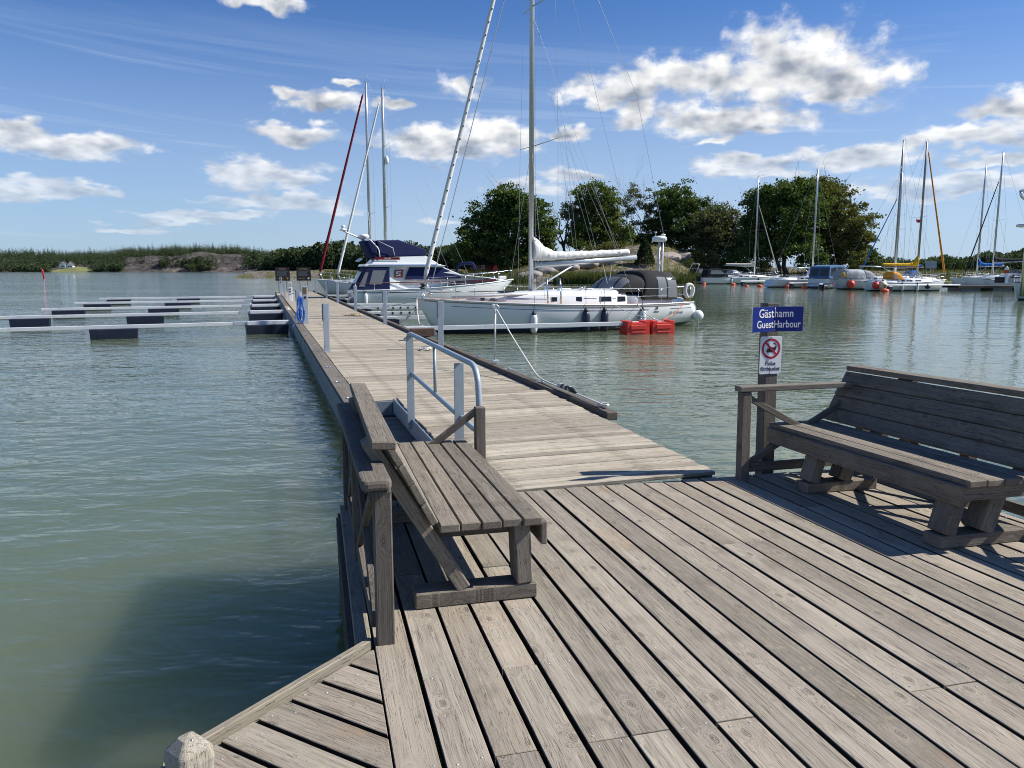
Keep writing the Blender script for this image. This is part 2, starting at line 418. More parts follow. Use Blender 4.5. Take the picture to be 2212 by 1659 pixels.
PRINT_W = plain('white_print', (.78, .78, .78), .5, 0, .02, 3)
PRINT_K = plain('black_print', (.015, .015, .02), .5, 0, .02, 3)
PRINT_G = plain('gold_print', (.50, .28, .06), .5, 0, .05, 3)
PRINT_R = plain('red_print', (.48, .012, .03), .4, 0, .04, 3)
PRINT_N = plain('navy_print', (.02, .03, .12), .4, 0, .04, 3)
PRINT_RB = plain('rust_red_print', (.27, .05, .03), .4, 0, .04, 3)
CONC = plain('grey_concrete', (.24, .25, .255), .85, 0, .22, 7, bmp=.3, stain=(.13, .135, .125))
BROWNP = plain('brown_panel', (.16, .10, .045), .35, 0, .15, 8)
PLGREY = plain('grey_plastic_plate', (.22, .25, .29), .5, 0, .1, 6)
ROOFD = plain('dark_roof', (.05, .048, .05), .8, 0, .2, 4)
BARN = plain('falu_red_boards', (.20, .035, .022), .8, 0, .2, 8)

def glassy(name, c, rough=.06, trans=.0, alpha=1.0):
    m, t, b = newmat(name); b.inputs['Base Color'].default_value = (*c, 1); b.inputs['Roughness'].default_value = rough
    oc = t.new('ShaderNodeTexCoord').outputs['Object']
    bump(t, b, t.noise(oc, 3.5, 2, .5), .25, .02)
    b.inputs['Transmission Weight'].default_value = trans; b.inputs['Alpha'].default_value = alpha; b.inputs['IOR'].default_value = 1.45
    return m
WIN = glassy('dark_window', (.010, .012, .016))
WIN_P = glassy('smoked_window', (.025, .012, .022))
VINYL = glassy('clear_vinyl', (.33, .35, .36), .06, 0, .60)

def hullmat(name, top, boot=(.012, .02, .09), anti=(.02, .022, .035), zb=.16, zt=.075, stripe=None, zs=(.8, .83), rough=.16):
    m, t, b = newmat(name)
    z = t.sep(t.new('ShaderNodeTexCoord').outputs['Object'])[2]
    n = t.noise(t.new('ShaderNodeTexCoord').outputs['Object'], 1.3, 4, .6)
    c0 = t.vmath('SCALE', top, None); t.put(c0.node.inputs['Scale'], t.math('ADD', .93, t.math('MULTIPLY', n, .12)))
    c = t.mix(t.math('GREATER_THAN', z, zb), boot, c0)
    c = t.mix(t.math('GREATER_THAN', z, zt), anti, c)
    if stripe:
        k = t.math('MULTIPLY', t.math('GREATER_THAN', z, zs[0]), t.math('LESS_THAN', z, zs[1])); c = t.mix(k, c, stripe)
    t.put(b.inputs['Base Color'], c); b.inputs['Roughness'].default_value = rough; b.inputs['Coat Weight'].default_value = .25
    return m
H_MAIN = hullmat('white_hull_navy_boot', (.76, .765, .75), zb=.17, zt=.08)
H_MOTOR = hullmat('white_hull_dark_line', (.74, .75, .74), boot=(.74, .75, .74), zb=.05, zt=.03, stripe=(.05, .012, .03), zs=(.86, .905))
H_WHITE = hullmat('white_hull_black_boot', (.74, .745, .73), boot=(.02, .02, .025), zb=.12, zt=.06)
H_BLUE = hullmat('white_hull_blue_boot', (.72, .73, .72), boot=(.03, .07, .2), zb=.14, zt=.07, stripe=(.03, .06, .18), zs=(.55, .585))
H_GREY = hullmat('grey_hull', (.58, .60, .61), boot=(.03, .03, .04), zb=.14, zt=.07)

def leafmat(name, a, b_, c_):
    m, t, b = newmat(name); t.n.remove(b)
    r = t.new('ShaderNodeNewGeometry').outputs['Random Per Island']
    oc = t.new('ShaderNodeTexCoord').outputs['Object']
    n = t.noise(oc, .32, 3, .6)
    k = t.mix(t.ramp(n, .35, .68), a, b_); k = t.mix(t.math('MULTIPLY', t.ramp(r, .55, 1.0), .7), k, c_)
    d = t.new('ShaderNodeBsdfDiffuse'); tr = t.new('ShaderNodeBsdfTranslucent'); gl = t.new('ShaderNodeBsdfGlossy')
    t.put(d.inputs['Color'], k); kt = t.vmath('MULTIPLY', k, (1.15, 1.25, .55)); t.put(tr.inputs['Color'], kt)
    gl.inputs['Roughness'].default_value = .5; gl.inputs['Color'].default_value = (.5, .5, .5, 1)
    m1 = t.new('ShaderNodeMixShader'); m1.inputs[0].default_value = .32; t.l.new(d.outputs[0], m1.inputs[1]); t.l.new(tr.outputs[0], m1.inputs[2])
    m2 = t.new('ShaderNodeMixShader'); m2.inputs[0].default_value = .02; t.l.new(m1.outputs[0], m2.inputs[1]); t.l.new(gl.outputs[0], m2.inputs[2])
    t.l.new(m2.outputs[0], t.n['Material Output'].inputs[0])
    return m
L_DARK = leafmat('dark_oak_leaves', (.050, .085, .024), (.088, .128, .036), (.15, .175, .05))
L_MID = leafmat('green_leaves', (.075, .118, .030), (.12, .155, .042), (.19, .20, .06))
L_OLIVE = leafmat('olive_leaves', (.098, .115, .040), (.14, .14, .05), (.21, .18, .07))
L_SPARSE = leafmat('grey_green_leaves', (.10, .115, .052), (.11, .12, .06), (.15, .15, .085))
L_CONIF = leafmat('dark_conifer_needles', (.020, .036, .018), (.034, .054, .024), (.055, .07, .03))
L_FAR = leafmat('far_forest_foliage', (.038, .062, .034), (.070, .094, .045), (.100, .118, .058))
L_REED = leafmat('green_reeds', (.075, .105, .032), (.105, .125, .042), (.16, .15, .06))
L_GRASS = leafmat('dry_grass', (.20, .16, .07), (.13, .14, .05), (.27, .22, .11))
BARK = plain('bark', (.085, .072, .060), .9, 0, .3, 3, bmp=.5)
BARK_L = plain('pale_bark', (.20, .185, .165), .9, 0, .3, 3, bmp=.5)

def watermat():
    m, t, b = newmat('harbour_water')
    oc = t.new('ShaderNodeTexCoord').outputs['Object']
    x, y, z = t.sep(oc)
    big = t.noise(oc, .045, 4, .6)
    gust = t.ramp(t.noise(t.vmath('MULTIPLY', oc, (.5, 1.6, 1)), .035, 3, .55), .35, .65, .55, 1.25)
    calm = t.ramp(x, -12.0, 14.0, 1.0, .26)             # the harbour side lies in the lee of pier and island
    body = t.mix(t.ramp(big, .35, .65), (.098, .128, .078), (.115, .142, .088))
    t.put(b.inputs['Base Color'], body); b.inputs['Roughness'].default_value = .045; b.inputs['IOR'].default_value = 1.33
    b.inputs['Specular IOR Level'].default_value = .5
    b.subsurface_method = 'BURLEY'; b.inputs['Subsurface Weight'].default_value = 1.0; b.inputs['Subsurface Radius'].default_value = (2.4, 3.0, 2.4); b.inputs['Subsurface Scale'].default_value = 1.0
    wv = t.vmath('MULTIPLY', oc, (.62, 1.0, 1))
    h1 = t.noise(t.vmath('MULTIPLY', oc, (.42, .9, 1)), .55, 2, .5, .3)
    h2 = t.noise(wv, 2.1, 3, .55, .4)
    h3 = t.noise(wv, 6.5, 2, .5, .3)
    amp = t.math('MULTIPLY', gust, calm)
    h = t.math('ADD', t.math('MULTIPLY', h1, .125), t.math('ADD', t.math('MULTIPLY', h2, .068), t.math('MULTIPLY', h3, .018)))
    h = t.math('MULTIPLY', h, amp)
    n = t.new('ShaderNodeBump'); n.inputs['Strength'].default_value = 1.0; n.inputs['Distance'].default_value = 1.0
    t.put(n.inputs['Height'], h); t.put(b.inputs['Normal'], n.outputs[0])
    return m
WATERM = watermat()

def groundmat():
    m, t, b = newmat('rock_and_dry_grass')
    oc = t.new('ShaderNodeTexCoord').outputs['Object']; g = t.new('ShaderNodeNewGeometry')
    n1 = t.noise(oc, .16, 5, .62); n2 = t.noise(oc, 1.3, 4, .65); n3 = t.noise(t.vmath('MULTIPLY', oc, (1, 1, 3.0)), .7, 5, .7)
    rock = t.mix(t.ramp(n3, .35, .68), (.085, .073, .066), (.25, .215, .185))
    grass = t.mix(t.ramp(n2, .35, .7), (.060, .072, .026), (.19, .155, .072))
    k = t.ramp(t.math('ADD', n1, t.math('MULTIPLY', t.math('SUBTRACT', n2, .5), .35)), .46, .56)
    t.put(b.inputs['Base Color'], t.mix(k, grass, rock)); b.inputs['Roughness'].default_value = .9; b.inputs['Specular IOR Level'].default_value = .2
    bump(t, b, t.math('ADD', n3, n2), .8, .35)
    return m
GROUND = groundmat()
def cliffmat():
    m, t, b = newmat('pink_granite_shore')
    oc = t.new('ShaderNodeTexCoord').outputs['Object']
    n1 = t.noise(t.vmath('MULTIPLY', oc, (1, 1, 2.2)), .07, 7, .7); n2 = t.noise(oc, .4, 4, .7)
    rock = t.mix(t.ramp(n1, .38, .66), (.065, .056, .053), (.205, .168, .150)); rock = t.mix(t.ramp(n2, .55, .7, 0, .5), rock, (.06, .07, .05))
    t.put(b.inputs['Base Color'], rock); b.inputs['Roughness'].default_value = .9
    bump(t, b, t.math('ADD', n1, t.math('MULTIPLY', n2, .3)), 1.0, 9.0)
    return m
CLIFF = cliffmat()
MEADOW = plain('meadow', (.16, .17, .06), .95, 0, .35, .08)
# ------------------------------------------------------------------ water
w_ = MB().add([(-4000, -400, 0), (4000, -400, 0), (4000, 6000, 0), (-4000, 6000, 0)], [(0, 1, 2, 3)]).mesh('water', fix=False)
wo = link('water', w_, WATERM, None, T(0, 0, WATER)); tag(wo, None, None, None, 'structure')
sea = MB().add([(-4000, -400, 0), (4000, -400, 0), (4000, 6000, 0), (-4000, 6000, 0)], [(0, 1, 2, 3)]).mesh('seabed', fix=False)
tag(link('seabed', sea, CONC, None, T(0, 0, WATER - 6)), None, None, None, 'structure')

# ------------------------------------------------------------------ deck
deck = thing('wooden_deck', 'weathered grey plank deck in the foreground between the two benches', 'deck', DECKM)
PITCHV, V0 = .1705, .205
FAR_U, NEAR_U, V_R = 5.775, -2.2, 4.70
PT = .048
rd = random.Random(5)
nail = MB()
def nails(v, u):
    for s in (-.045, .045):
        nail.lathe([(.0046, -.001), (.0046, .0010), (.002, .0015)], (v + s + rd.uniform(-.006, .006), u + rd.uniform(-.01, .01), 0), n=6)
k = 0
v = V0
while v < V_R - .05:
    w = min(PITCHV - rd.choice([.013, .015, .018, .022]), V_R - v)
    cuts = [NEAR_U, FAR_U]
    js = sorted(rd.sample([-.6, .6, 1.8, 2.4, 3.0, 3.6, 4.2, 4.8], rd.choice([1, 1, 2, 2])))
    js = [j for i, j in enumerate(js) if i == 0 or j - js[i - 1] > 1.0]
    cuts = [NEAR_U] + js + [FAR_U]
    for a, b in zip(cuts[:-1], cuts[1:]):
        lo = a + (.003 if a != NEAR_U else 0); hi = b - (.003 if b != FAR_U else rd.uniform(-.012, .012))
        z = -PT / 2 + rd.uniform(-.0025, .0025)
        dv = rd.uniform(-.0025, .0025)
        board('plank', deck, (v + w / 2 + dv, lo, z), (v + w / 2 - dv, hi, z), w, PT, W_DECK, ch=.0025, side=W_GAPSHADE)
    for j in [x * .6 - .6 for x in range(11)]:
        if j in js: nails(v + w / 2, j - .03); nails(v + w / 2, j + .03)
        elif rd.random() < .7: nails(v + w / 2, j)
    v += PITCHV; k += 1
board('plank', deck, (.155, 3.36, -.024), (.155, FAR_U, -.024), .075, PT, W_DECK)
# corner bay: boards laid at 45 degrees up to a trim
s2 = math.sqrt(.5); TA = Vector((.20, 3.335))             # (v,u) where the trim starts
dt = Vector((-s2, -s2)); dp = Vector((s2, -s2))
def on_edge(p, lim=V0 - .008):                            # run from trim point to the first long plank
    return p + dp * ((lim - p.x) / dp.x)
off = .012
while off < 3.4:
    wd = .148
    a = TA + dt * off; b = TA + dt * (off + wd)
    z = rd.uniform(-.002, .002)
    a1, b1 = on_edge(a), on_edge(b)
    if a.x < -.52: a = a + dp * ((-.52 - a.x) / dp.x)
    if b.x < -.52: b = b + dp * ((-.52 - b.x) / dp.x)
    c = (a + b + a1 + b1) / 4
    ang = math.atan2(dp.y, dp.x)
    Mr = RZ(-ang)
    poly = [(Mr @ Vector((p.x - c.x, p.y - c.y, 0))) for p in (a, b, b1, a1)]
    m = MB().plate([(p.x, p.y) for p in poly], PT)
    pm2 = m.mesh('plank', bevel=.0025); pm2.materials.append(W_DECK); pm2.materials.append(W_GAPSHADE)
    for p_ in pm2.polygons: p_.material_index = 1 if abs(p_.normal.y) > .8 else 0  # long sides take the dark colour, painted shade of the gaps
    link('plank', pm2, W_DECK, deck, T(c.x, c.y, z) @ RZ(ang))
    for q in (.06, .55):
        p = (a + b) / 2 + dp * q
        if p.x < V0 - .1: nails(p.x, p.y)
    off += .169
t0 = TA + Vector((-.03, .03)) - dt * .01; t1 = t0 + dt * .98
board('edge_trim', deck, (t0.x, t0.y, -.002), (t1.x, t1.y, -.002), .034, .058, W_TRIM)
board('edge_trim', deck, (-.545, 2.62, -.002), (-.545, -2.2, -.002), .034, .058, W_TRIM)
nobj = nail.build('nails', ALU_POST, deck); tag(nobj, None, None, None, 'stuff')
# substructure: joists across, fascia planks on the water sides, piles
for u in [x * .6 - .6 for x in range(11)] + [5.70]:
    board('joist', deck, (.2 if u > 3.3 else max(-.48, .24 - (3.335 - u)), u, -.15), (4.65, u, -.15), .07, .19, W_EDGE)
for i, (h0, ins) in enumerate(((-.16, .0), (-.33, .012), (-.50, .024))):
    board('fascia_board', deck, (.105 + ins * .3, 3.42, h0), (.105 + ins * .3, 5.74, h0), .15, .036, W_EDGE, up=(1, 0, 0))
    board('fascia_board', deck, (4.73, -2.0, h0), (4.73, 5.74, h0), .15, .036, W_EDGE, up=(1, 0, 0))
    board('fascia_board', deck, (.1, 5.82, h0), (4.7, 5.82, h0), .15, .036, W_EDGE, up=(0, 1, 0))
    q0 = t0 + Vector((-.012, .012))
    q1 = q0 + dt * .98
    board('fascia_board', deck, (q0.x, q0.y, h0 + .02), (q1.x, q1.y, h0 + .02), .15, .036, W_EDGE, up=(-s2, s2, 0))
for (v, u) in ((.25, 3.3), (.25, 5.6), (4.45, 5.6), (4.45, 3.3), (2.4, 5.6), (-.4, 2.55), (2.4, 2.5)):
    m = MB().tube([(0, 0, -2.0), (0, 0, -.25)], .11, 10); m.build('pile', W_EDGE, deck, T(v, u, 0))

# ------------------------------------------------------------------ bollard bottom left
b = thing('mooring_bollard', 'pale square wooden bollard with chamfered top at the deck corner, bottom left', 'bollard', DECKM @ T(-.455, 2.50, 0))
w = .060; prof = [(w, -.9), (w, .07), (w * 1.05, .10), (w * .98, .135), (w * .45, .172), (0.001, .182)]
rows = [[Vector((c * r, s * r, z)) for c, s in ((1, .75), (.75, 1), (-.75, 1), (-1, .75), (-1, -.75), (-.75, -1), (.75, -1), (1, -.75))] for r, z in prof]
mb = MB().grid(rows, close=True, smooth=False)
pm = mb.mesh('post', bevel=.004)
pm.transform(RY(math.pi / 2)); link('post', pm, W_POST, b, RZ(R(38)) @ RY(-math.pi / 2))
# its end grain nail
MB().lathe([(.006, 0), (.006, .002)], n=8).build('nail', CHROME, b, T(.012, -.02, .172))

# ------------------------------------------------------------------ benches
def make_bench(label, M, seed, cap, legs, ns=5, fwd=0.0):
    """local: x towards the seat front, y along the bench, origin on the deck under the seat's back edge"""
    rb = random.Random(seed)
    t = thing('bench', label, 'bench', M, 'plank benches on the deck')
    L0, L1 = 0.0, 2.13
    pw = .5375 / ns
    for i in range(ns):
        x = .003 + pw * (i + .5) - .002; e = rb.uniform(-.006, .006)
        board('seat_slat', t, (x, L0 + e, .428), (x + rb.uniform(-.002, .002), L1 + rb.uniform(-.01, .01), .428 + rb.uniform(-.002, .002)), pw - .0085, .042, W_BENCH, ch=.005)
    bd = Vector((-.196, 0, .372)).normalized(); bn = Vector((bd.z, 0, -bd.x))
    for i in range(4):
        c = Vector((-.022, 0, .460)) + bd * (.050 + .1165 * i)
        board('back_slat', t, (c.x, L0 + rb.uniform(-.01, .01), c.z), (c.x, L1 + rb.uniform(-.01, .01), c.z), .111, .040, W_BENCH, up=bn, ch=.006)
    board('top_board', t, (-.275, cap[0], .900), (-.275, cap[1], .900), .118, .042, W_BENCH, up=(.05, 0, 1), ch=.007)
    board('front_board', t, (.555, L0 + .03, .352), (.555, L1 - .02, .352), .125, .034, W_BENCH, up=(1, 0, 0), ch=.006)
    for y in legs:
        board('foot_beam', t, (-.12 + fwd, y, .042), (.52 + fwd, y, .042), .15, .08, W_BENCH, ch=.006)
        board('leg', t, (.455 + fwd * 1.0, y, .084), (.440 + fwd * .2, y, .405), .155, .085, W_BENCH, up=(1, 0, 0), ch=.006)
        p0 = Vector((.135, y, .082)); p1 = Vector((-.335, y, .88))
        if fwd:
            board('rear_leg', t, (.18 + fwd, y, .084), (.06 + fwd, y, .40), .145, .11, W_BENCH, up=(1, 0, .3), ch=.006); p0 = Vector((-.02, y, .345))
        board('back_support', t, p0, p1, .145, .07, W_BENCH, up=(1, 0, .5), ch=.006)
        board('seat_bearer', t, (-.05, y + .105, .36), (.53, y + .105, .36), .045, .09, W_BENCH)
    for y in legs:
        for i in range(ns):
            for dx in (-.024, .024): MB().lathe([(.0045, 0), (.0045, .001)], n=6).build('screw', PLGREY, t, T(.001 + pw * (i + .5) + dx, y + rb.uniform(-.02, .02), .4492))
    return t
make_bench('empty plank bench on the left, seen end on, beside the railing with cross braces', DECKM @ T(.553, 3.655, 0), 1, (-.17, 2.11), (.12, 1.60))
BR = DECKM @ T(4.29, 5.79, 0) @ RZ(math.pi)
make_bench('shaded plank bench on the right, facing left, in front of the sign post', BR, 2, (.0, 2.27), (.62, 1.96), 4, .10)

# ------------------------------------------------------------------ railings
def rpost(t, v, u, h, s=.085, name='post', top=True):
    board(name, t, (v, u, -.3), (v, u, h), s, s, W_RAIL, up=(0, 1, 0), ch=.006)
t = thing('railing', 'low dark railing with rounded handrail end behind the left bench', 'railing', DECKM)
rpost(t, .255, 3.39, .725, .082)
me = MB().plate([(-.09, -.055), (-.06, -.068), (1.0, -.068), (2.34, -.06), (2.34, .06), (1.0, .068), (-.06, .068), (-.09, .055)], .05).mesh('top_rail', bevel=.016, seg=2)
link('top_rail', me, W_RAIL, t, T(.228, 3.40, .782) @ RZ(R(90) + .022))
rpost(t, .19, 5.66, .74)
for (a, b_) in (((.215, 3.44, .10), (.2, 4.5, .68)), ((.215, 3.44, .68), (.2, 4.5, .10)), ((.2, 4.58, .10), (.19, 5.62, .68)), ((.2, 4.58, .68), (.19, 5.62, .10))):
    board('brace', t, a, b_, .045, .032, W_RAIL, up=(1, 0, 0))
rpost(t, .20, 4.54, .735, .07)
board('bottom_rail', t, (.215, 3.43, .09), (.19, 5.62, .09), .045, .07, W_RAIL, up=(0, 0, 1))
board('top_rail_support', t, (.225, 3.43, .70), (.19, 5.62, .70), .035, .06, W_RAIL)
t = thing('railing', 'short corner railing post with cross braces and no top rail beyond the left bench', 'railing', DECKM)
rpost(t, 1.185, 5.68, .715, .078)
board('brace', t, (1.16, 5.672, .69), (.32, 5.672, .08), .05, .034, W_RAIL, up=(0, 1, 0))
board('brace', t, (.28, 5.712, .62), (1.14, 5.712, .06), .05, .034, W_RAIL, up=(0, 1, 0))
board('bottom_rail', t, (.25, 5.69, .06), (1.14, 5.69, .06), .045, .06, W_RAIL)
t = thing('railing', 'wooden corner railing with cross braces and sunlit top rail behind the right bench', 'railing', DECKM)
rpost(t, 3.44, 5.66, .745)
rpost(t, 4.60, 5.66, .745)
board('top_rail', t, (3.37, 5.66, .772), (4.68, 5.66, .772), .10, .046, W_RAIL, ch=.006)
board('brace', t, (3.48, 5.645, .69), (4.56, 5.645, .10), .05, .032, W_RAIL, up=(0, 1, 0))
board('brace', t, (3.48, 5.68, .12), (4.56, 5.68, .70), .05, .032, W_RAIL, up=(0, 1, 0))
board('bottom_rail', t, (3.48, 5.66, .10), (4.56, 5.66, .10), .045, .075, W_RAIL)
rpost(t, 4.60, 4.52, .745); rpost(t, 4.60, 3.38, .745); rpost(t, 4.60, 2.24, .745)
board('top_rail', t, (4.60, 2.15, .772), (4.60, 5.60, .772), .10, .046, W_RAIL, ch=.006)
for u in (2.28, 3.42, 4.56):
    board('brace', t, (4.585, u, .12), (4.585, u + 1.06, .70), .05, .032, W_RAIL, up=(1, 0, 0))
    board('brace', t, (4.62, u, .70), (4.62, u + 1.06, .12), .05, .032, W_RAIL, up=(1, 0, 0))
    board('bottom_rail', t, (4.60, u, .10), (4.60, u + 1.06, .10), .045, .075, W_RAIL)

# ------------------------------------------------------------------ sign post
SP = DECKM @ T(3.80, 5.90, 0)
t = thing('sign_post', 'wooden post with bent blue harbour sign above a white no fishing sign', 'sign', SP)
board('post', t, (0, 0, -.9), (0, 0, 1.475), .118, .118, W_RAIL, up=(0, 1, 0), ch=.005)
wl = SP.inverted()
SPR = wl.to_3x3()
def sframe(o, xdir):
    """sign frame at o (world), x along xdir (world), z facing the viewer, y up"""
    x = Vector(xdir).normalized(); up = Vector((0, 0, 1)); z = x.cross(up).normalized(); y = z.cross(x)
    M = Matrix((x, y, z)).transposed().to_4x4(); M.translation = o; return wl @ M
fold = SP @ Vector((-.022, -.066, 0)); fz = lambda h: fold + Vector((0, 0, h))
HB = .212; zc = 1.34
xl = Vector((-.215, -.125, 0)).normalized(); xr = Vector((.27, .04, 0)).normalized()
for nm, d, wd, side in (('left', xl, .25, -1), ('right', xr, .268, 1)):
    o = fz(zc); xdir = d if side > 0 else -d
    M = sframe(o, xdir)
    x0, x1 = (0, wd) if side > 0 else (-wd, 0)
    p = MB().box(((x0 + x1) / 2, 0, -.0015), (wd, HB, .003)).build('sign_panel', SIGN_B, t, M, bevel=.0006)
    if side > 0:
        lettering('lettering', 'hamn', .098, PRINT_W, p, M @ T(.002, .046, .0012), bold=.0004, align='LEFT', sx=.80, space=1.04)
        lettering('lettering', 'Harbour', .088, PRINT_W, p, M @ T(.000, -.046, .0012), bold=.0003, align='LEFT', sx=.80)
    else:
        lettering('lettering', 'Gäst', .105, PRINT_W, p, M @ T(-.003, .046, .0012), bold=.0004, align='RIGHT', sx=.92)
        lettering('lettering', 'Guest', .090, PRINT_W, p, M @ T(-.003, -.046, .0012), bold=.0003, align='RIGHT', sx=.92)
for h in (zc + HB / 2 - .016, zc - HB / 2 + .014):
    MB().lathe([(.0055, 0), (.005, .003), (.002, .0045)], n=8).build('screw', CHROME, t, sframe(fz(h) + Vector((.006, -.004, 0)), (1, 0, 0)))
wc = SP @ Vector((-.020, -.0690, 1.028)); M = sframe(wc, DECKM.to_3x3() @ Vector((1, .02, 0))) @ Matrix.Diagonal((1.08, 1.04, 1, 1))
p = MB().plate([(-.098 + .01, .157), (-.098, .147), (-.098, -.147), (-.088, -.157), (.088, -.157), (.098, -.147), (.098, .147), (.088, .157)], .003).build('white_panel', PRINT_W, t, M, bevel=.0006)
def ringmesh(r0, r1, n=40, z=.0008):
    a = [(r0 * math.cos(2 * math.pi * i / n), r0 * math.sin(2 * math.pi * i / n), z) for i in range(n)]
    b = [(r1 * math.cos(2 * math.pi * i / n), r1 * math.sin(2 * math.pi * i / n), z) for i in range(n)]
    return MB().add(a + b, [(i, n + i, n + (i + 1) % n, (i + 1) % n) for i in range(n)])
MC = M @ T(0, .055, 0)
fish = [(-.045, -.022), (-.030, -.002), (-.012, .010), (.006, .013), (.022, .008), (.028, .016), (.036, .012), (.040, .022), (.036, .036), (.022, .040), (.014, .050), (.030, .047), (.044, .038), (.050, .020), (.048, .000), (.036, -.020), (.020, -.028), (.022, -.036), (.012, -.030), (-.012, -.030), (-.030, -.032), (-.040, -.036), (-.034, -.029)]
fm = bpy.data.meshes.new('fish_pictogram'); bmf = bmesh.new(); bmf.faces.new([bmf.verts.new((x, y, .0012)) for x, y in fish]); bmesh.ops.triangulate(bmf, faces=bmf.faces[:]); bmf.to_mesh(fm); bmf.free()
link('fish_pictogram', fm, PRINT_K, p, MC)
MB().add([(-.036, -.014, .0012), (-.034, -.014, .0012), (-.016, .052, .0012), (-.018, .052, .0012)], [(0, 1, 2, 3)]).build('fishing_line', PRINT_K, p, MC)
ringmesh(.067, .084, z=.0016).build('red_ring', PRINT_R, p, MC)
MB().add([(-.054, .043, .0020), (-.043, .054, .0020), (.054, -.043, .0020), (.043, -.054, .0020)], [(0, 3, 2, 1)]).build('red_bar', PRINT_R, p, MC)
lettering('lettering', 'Fiske', .047, PRINT_K, p, M @ T(0, -.069, .0006), ext=.0008, bold=.0004)
lettering('lettering', 'förbjudet', .047, PRINT_K, p, M @ T(0, -.113, .0006), ext=.0008, bold=.0004)
for h in (.149, -.15):
    MB().lathe([(.005, 0), (.004, .003)], n=8).build('screw', BLACK, p, M @ T(-.002, h, 0))

# ------------------------------------------------------------------ gangway ramp
RAMPM = PIERM
ramp = thing('gangway_ramp', 'bleached cross planked ramp leading from the deck onto the pier', 'ramp', RAMPM)
zr = lambda u: -.152 + (u - 5.7) * (.075 / 4.4)
u = 5.76; rd = random.Random(9)
V0R, V1R = 1.64, 3.755
while u < 10.05:
    w = .113
    v0 = V0R + (.25 if u < 6.0 else 0) * 0 + rd.uniform(-.012, .012)
    z = zr(u) - .016 + rd.uniform(-.002, .002)
    board('plank', ramp, (v0, u + w / 2, z), (V1R + rd.uniform(-.01, .01), u + w / 2 + rd.uniform(-.003, .003), z), w, .032, W_PIER, ch=.004)
    u += .119
for v in (V0R - .03, V1R - .05):
    a = Vector((v, 5.78, zr(5.78) - .11)); b = Vector((v, 10.08, zr(10.08) - .11))
    board('side_beam', ramp, a, b, .05, .17, STEEL_EDGE, ch=.004)
board('side_lip', ramp, (V0R - .045, 5.8, zr(5.8) - .03), (V0R - .045, 10.08, zr(10.08) - .03), .02, .055, STEEL_EDGE)

hr = thing('handrail', 'grey tubular steel handrail with flat posts along the left side of the ramp', 'handrail', PIERM)
VH = 1.60
def bend(pts, r=.16, n=5):
    pts = [Vector(p) for p in pts]; out = [pts[0]]
    for a, b, c in zip(pts[:-2], pts[1:-1], pts[2:]):
        d1 = (a - b).normalized(); d2 = (c - b).normalized()
        k = min(r, (a - b).length * .45, (c - b).length * .45)
        p0, p2 = b + d1 * k, b + d2 * k
        for i in range(n + 1):
            s = i / n; out.append(p0 * (1 - s) ** 2 + b * 2 * s * (1 - s) + p2 * s * s)
    return out + [pts[-1]]
MB().tube(bend([(VH, 8.93, .36), (VH, 8.98, .885), (VH, 5.86, .855), (VH, 5.80, .32), (VH, 8.86, .43)], .2), .0245, 10).build('rail', STEEL_RAIL, hr)
board('post', hr, (VH - .02, 8.72, -.22), (VH - .02, 8.72, .86), .085, .012, STEEL_RAIL, up=(0, 1, 0), ch=.002)
board('post', hr, (VH - .02, 6.40, -.24), (VH - .02, 6.40, .82), .085, .012, STEEL_RAIL, up=(0, 1, 0), ch=.002)
MB().tube([(VH, 7.47, .39), (VH, 7.48, .86)], .017, 8).build('baluster', STEEL_RAIL, hr)
# ------------------------------------------------------------------ floating pier
pier = thing('floating_pier', 'long bleached plank pontoon pier running out into the bay', 'pier', PIERM)
PU0, PU1 = 8.15, 63.0
VL, VR = .95, 3.95
rd = random.Random(21)
pm_ = {}
def pplank(u, v0, v1, z=PIER_Z):
    board('plank', pier, (v0 + rd.uniform(-.006, .006), u, z - .016 + rd.uniform(-.0015, .0015)), (v1 + rd.uniform(-.006, .006), u + rd.uniform(-.003, .003), z - .016), .113, .032, W_PIER, ch=.004)
u = PU0
n = 0
while n < 150:
    if u < 10.05: pplank(u + .06, 3.72, VR - .17, PIER_Z - .004)         # beside the ramp
    elif u < 10.25: pplank(u + .06, 1.72, VR - .17)
    else: pplank(u + .06, VL + .26, VR - .17)
    u += .119; n += 1
far = MB()
while u < PU1:
    far.box((2.5 + .045 + rd.uniform(-.004, .004), u + .06, PIER_Z - .016 + rd.uniform(-.0015, .0015)), (VR - .17 - VL - .26, .112, .032)); u += .119
tag(far.build('far_planks', W_PIER, pier), None, None, None, 'stuff')
# flat edge timber on the left, raised kerb on the right
seg = 4.0; u = 10.25
while u < PU1:
    e = min(u + seg, PU1)
    board('edge_board', pier, (VL + .125, u + .004, PIER_Z - .012 + rd.uniform(-.003, .003)), (VL + .125, e - .004, PIER_Z - .012), .235, .045, W_PIER if rd.random() < .3 else W_RAIL, ch=.006)
    u = e
u = PU0
while u < PU1:
    e = min(u + seg, PU1)
    board('kerb', pier, (VR - .08, u + .004, PIER_Z + .025 + rd.uniform(-.004, .004)), (VR - .08, e - .004, PIER_Z + .025 + rd.uniform(-.004, .004)), .15, .10, W_EDGE, ch=.012)
    u = e
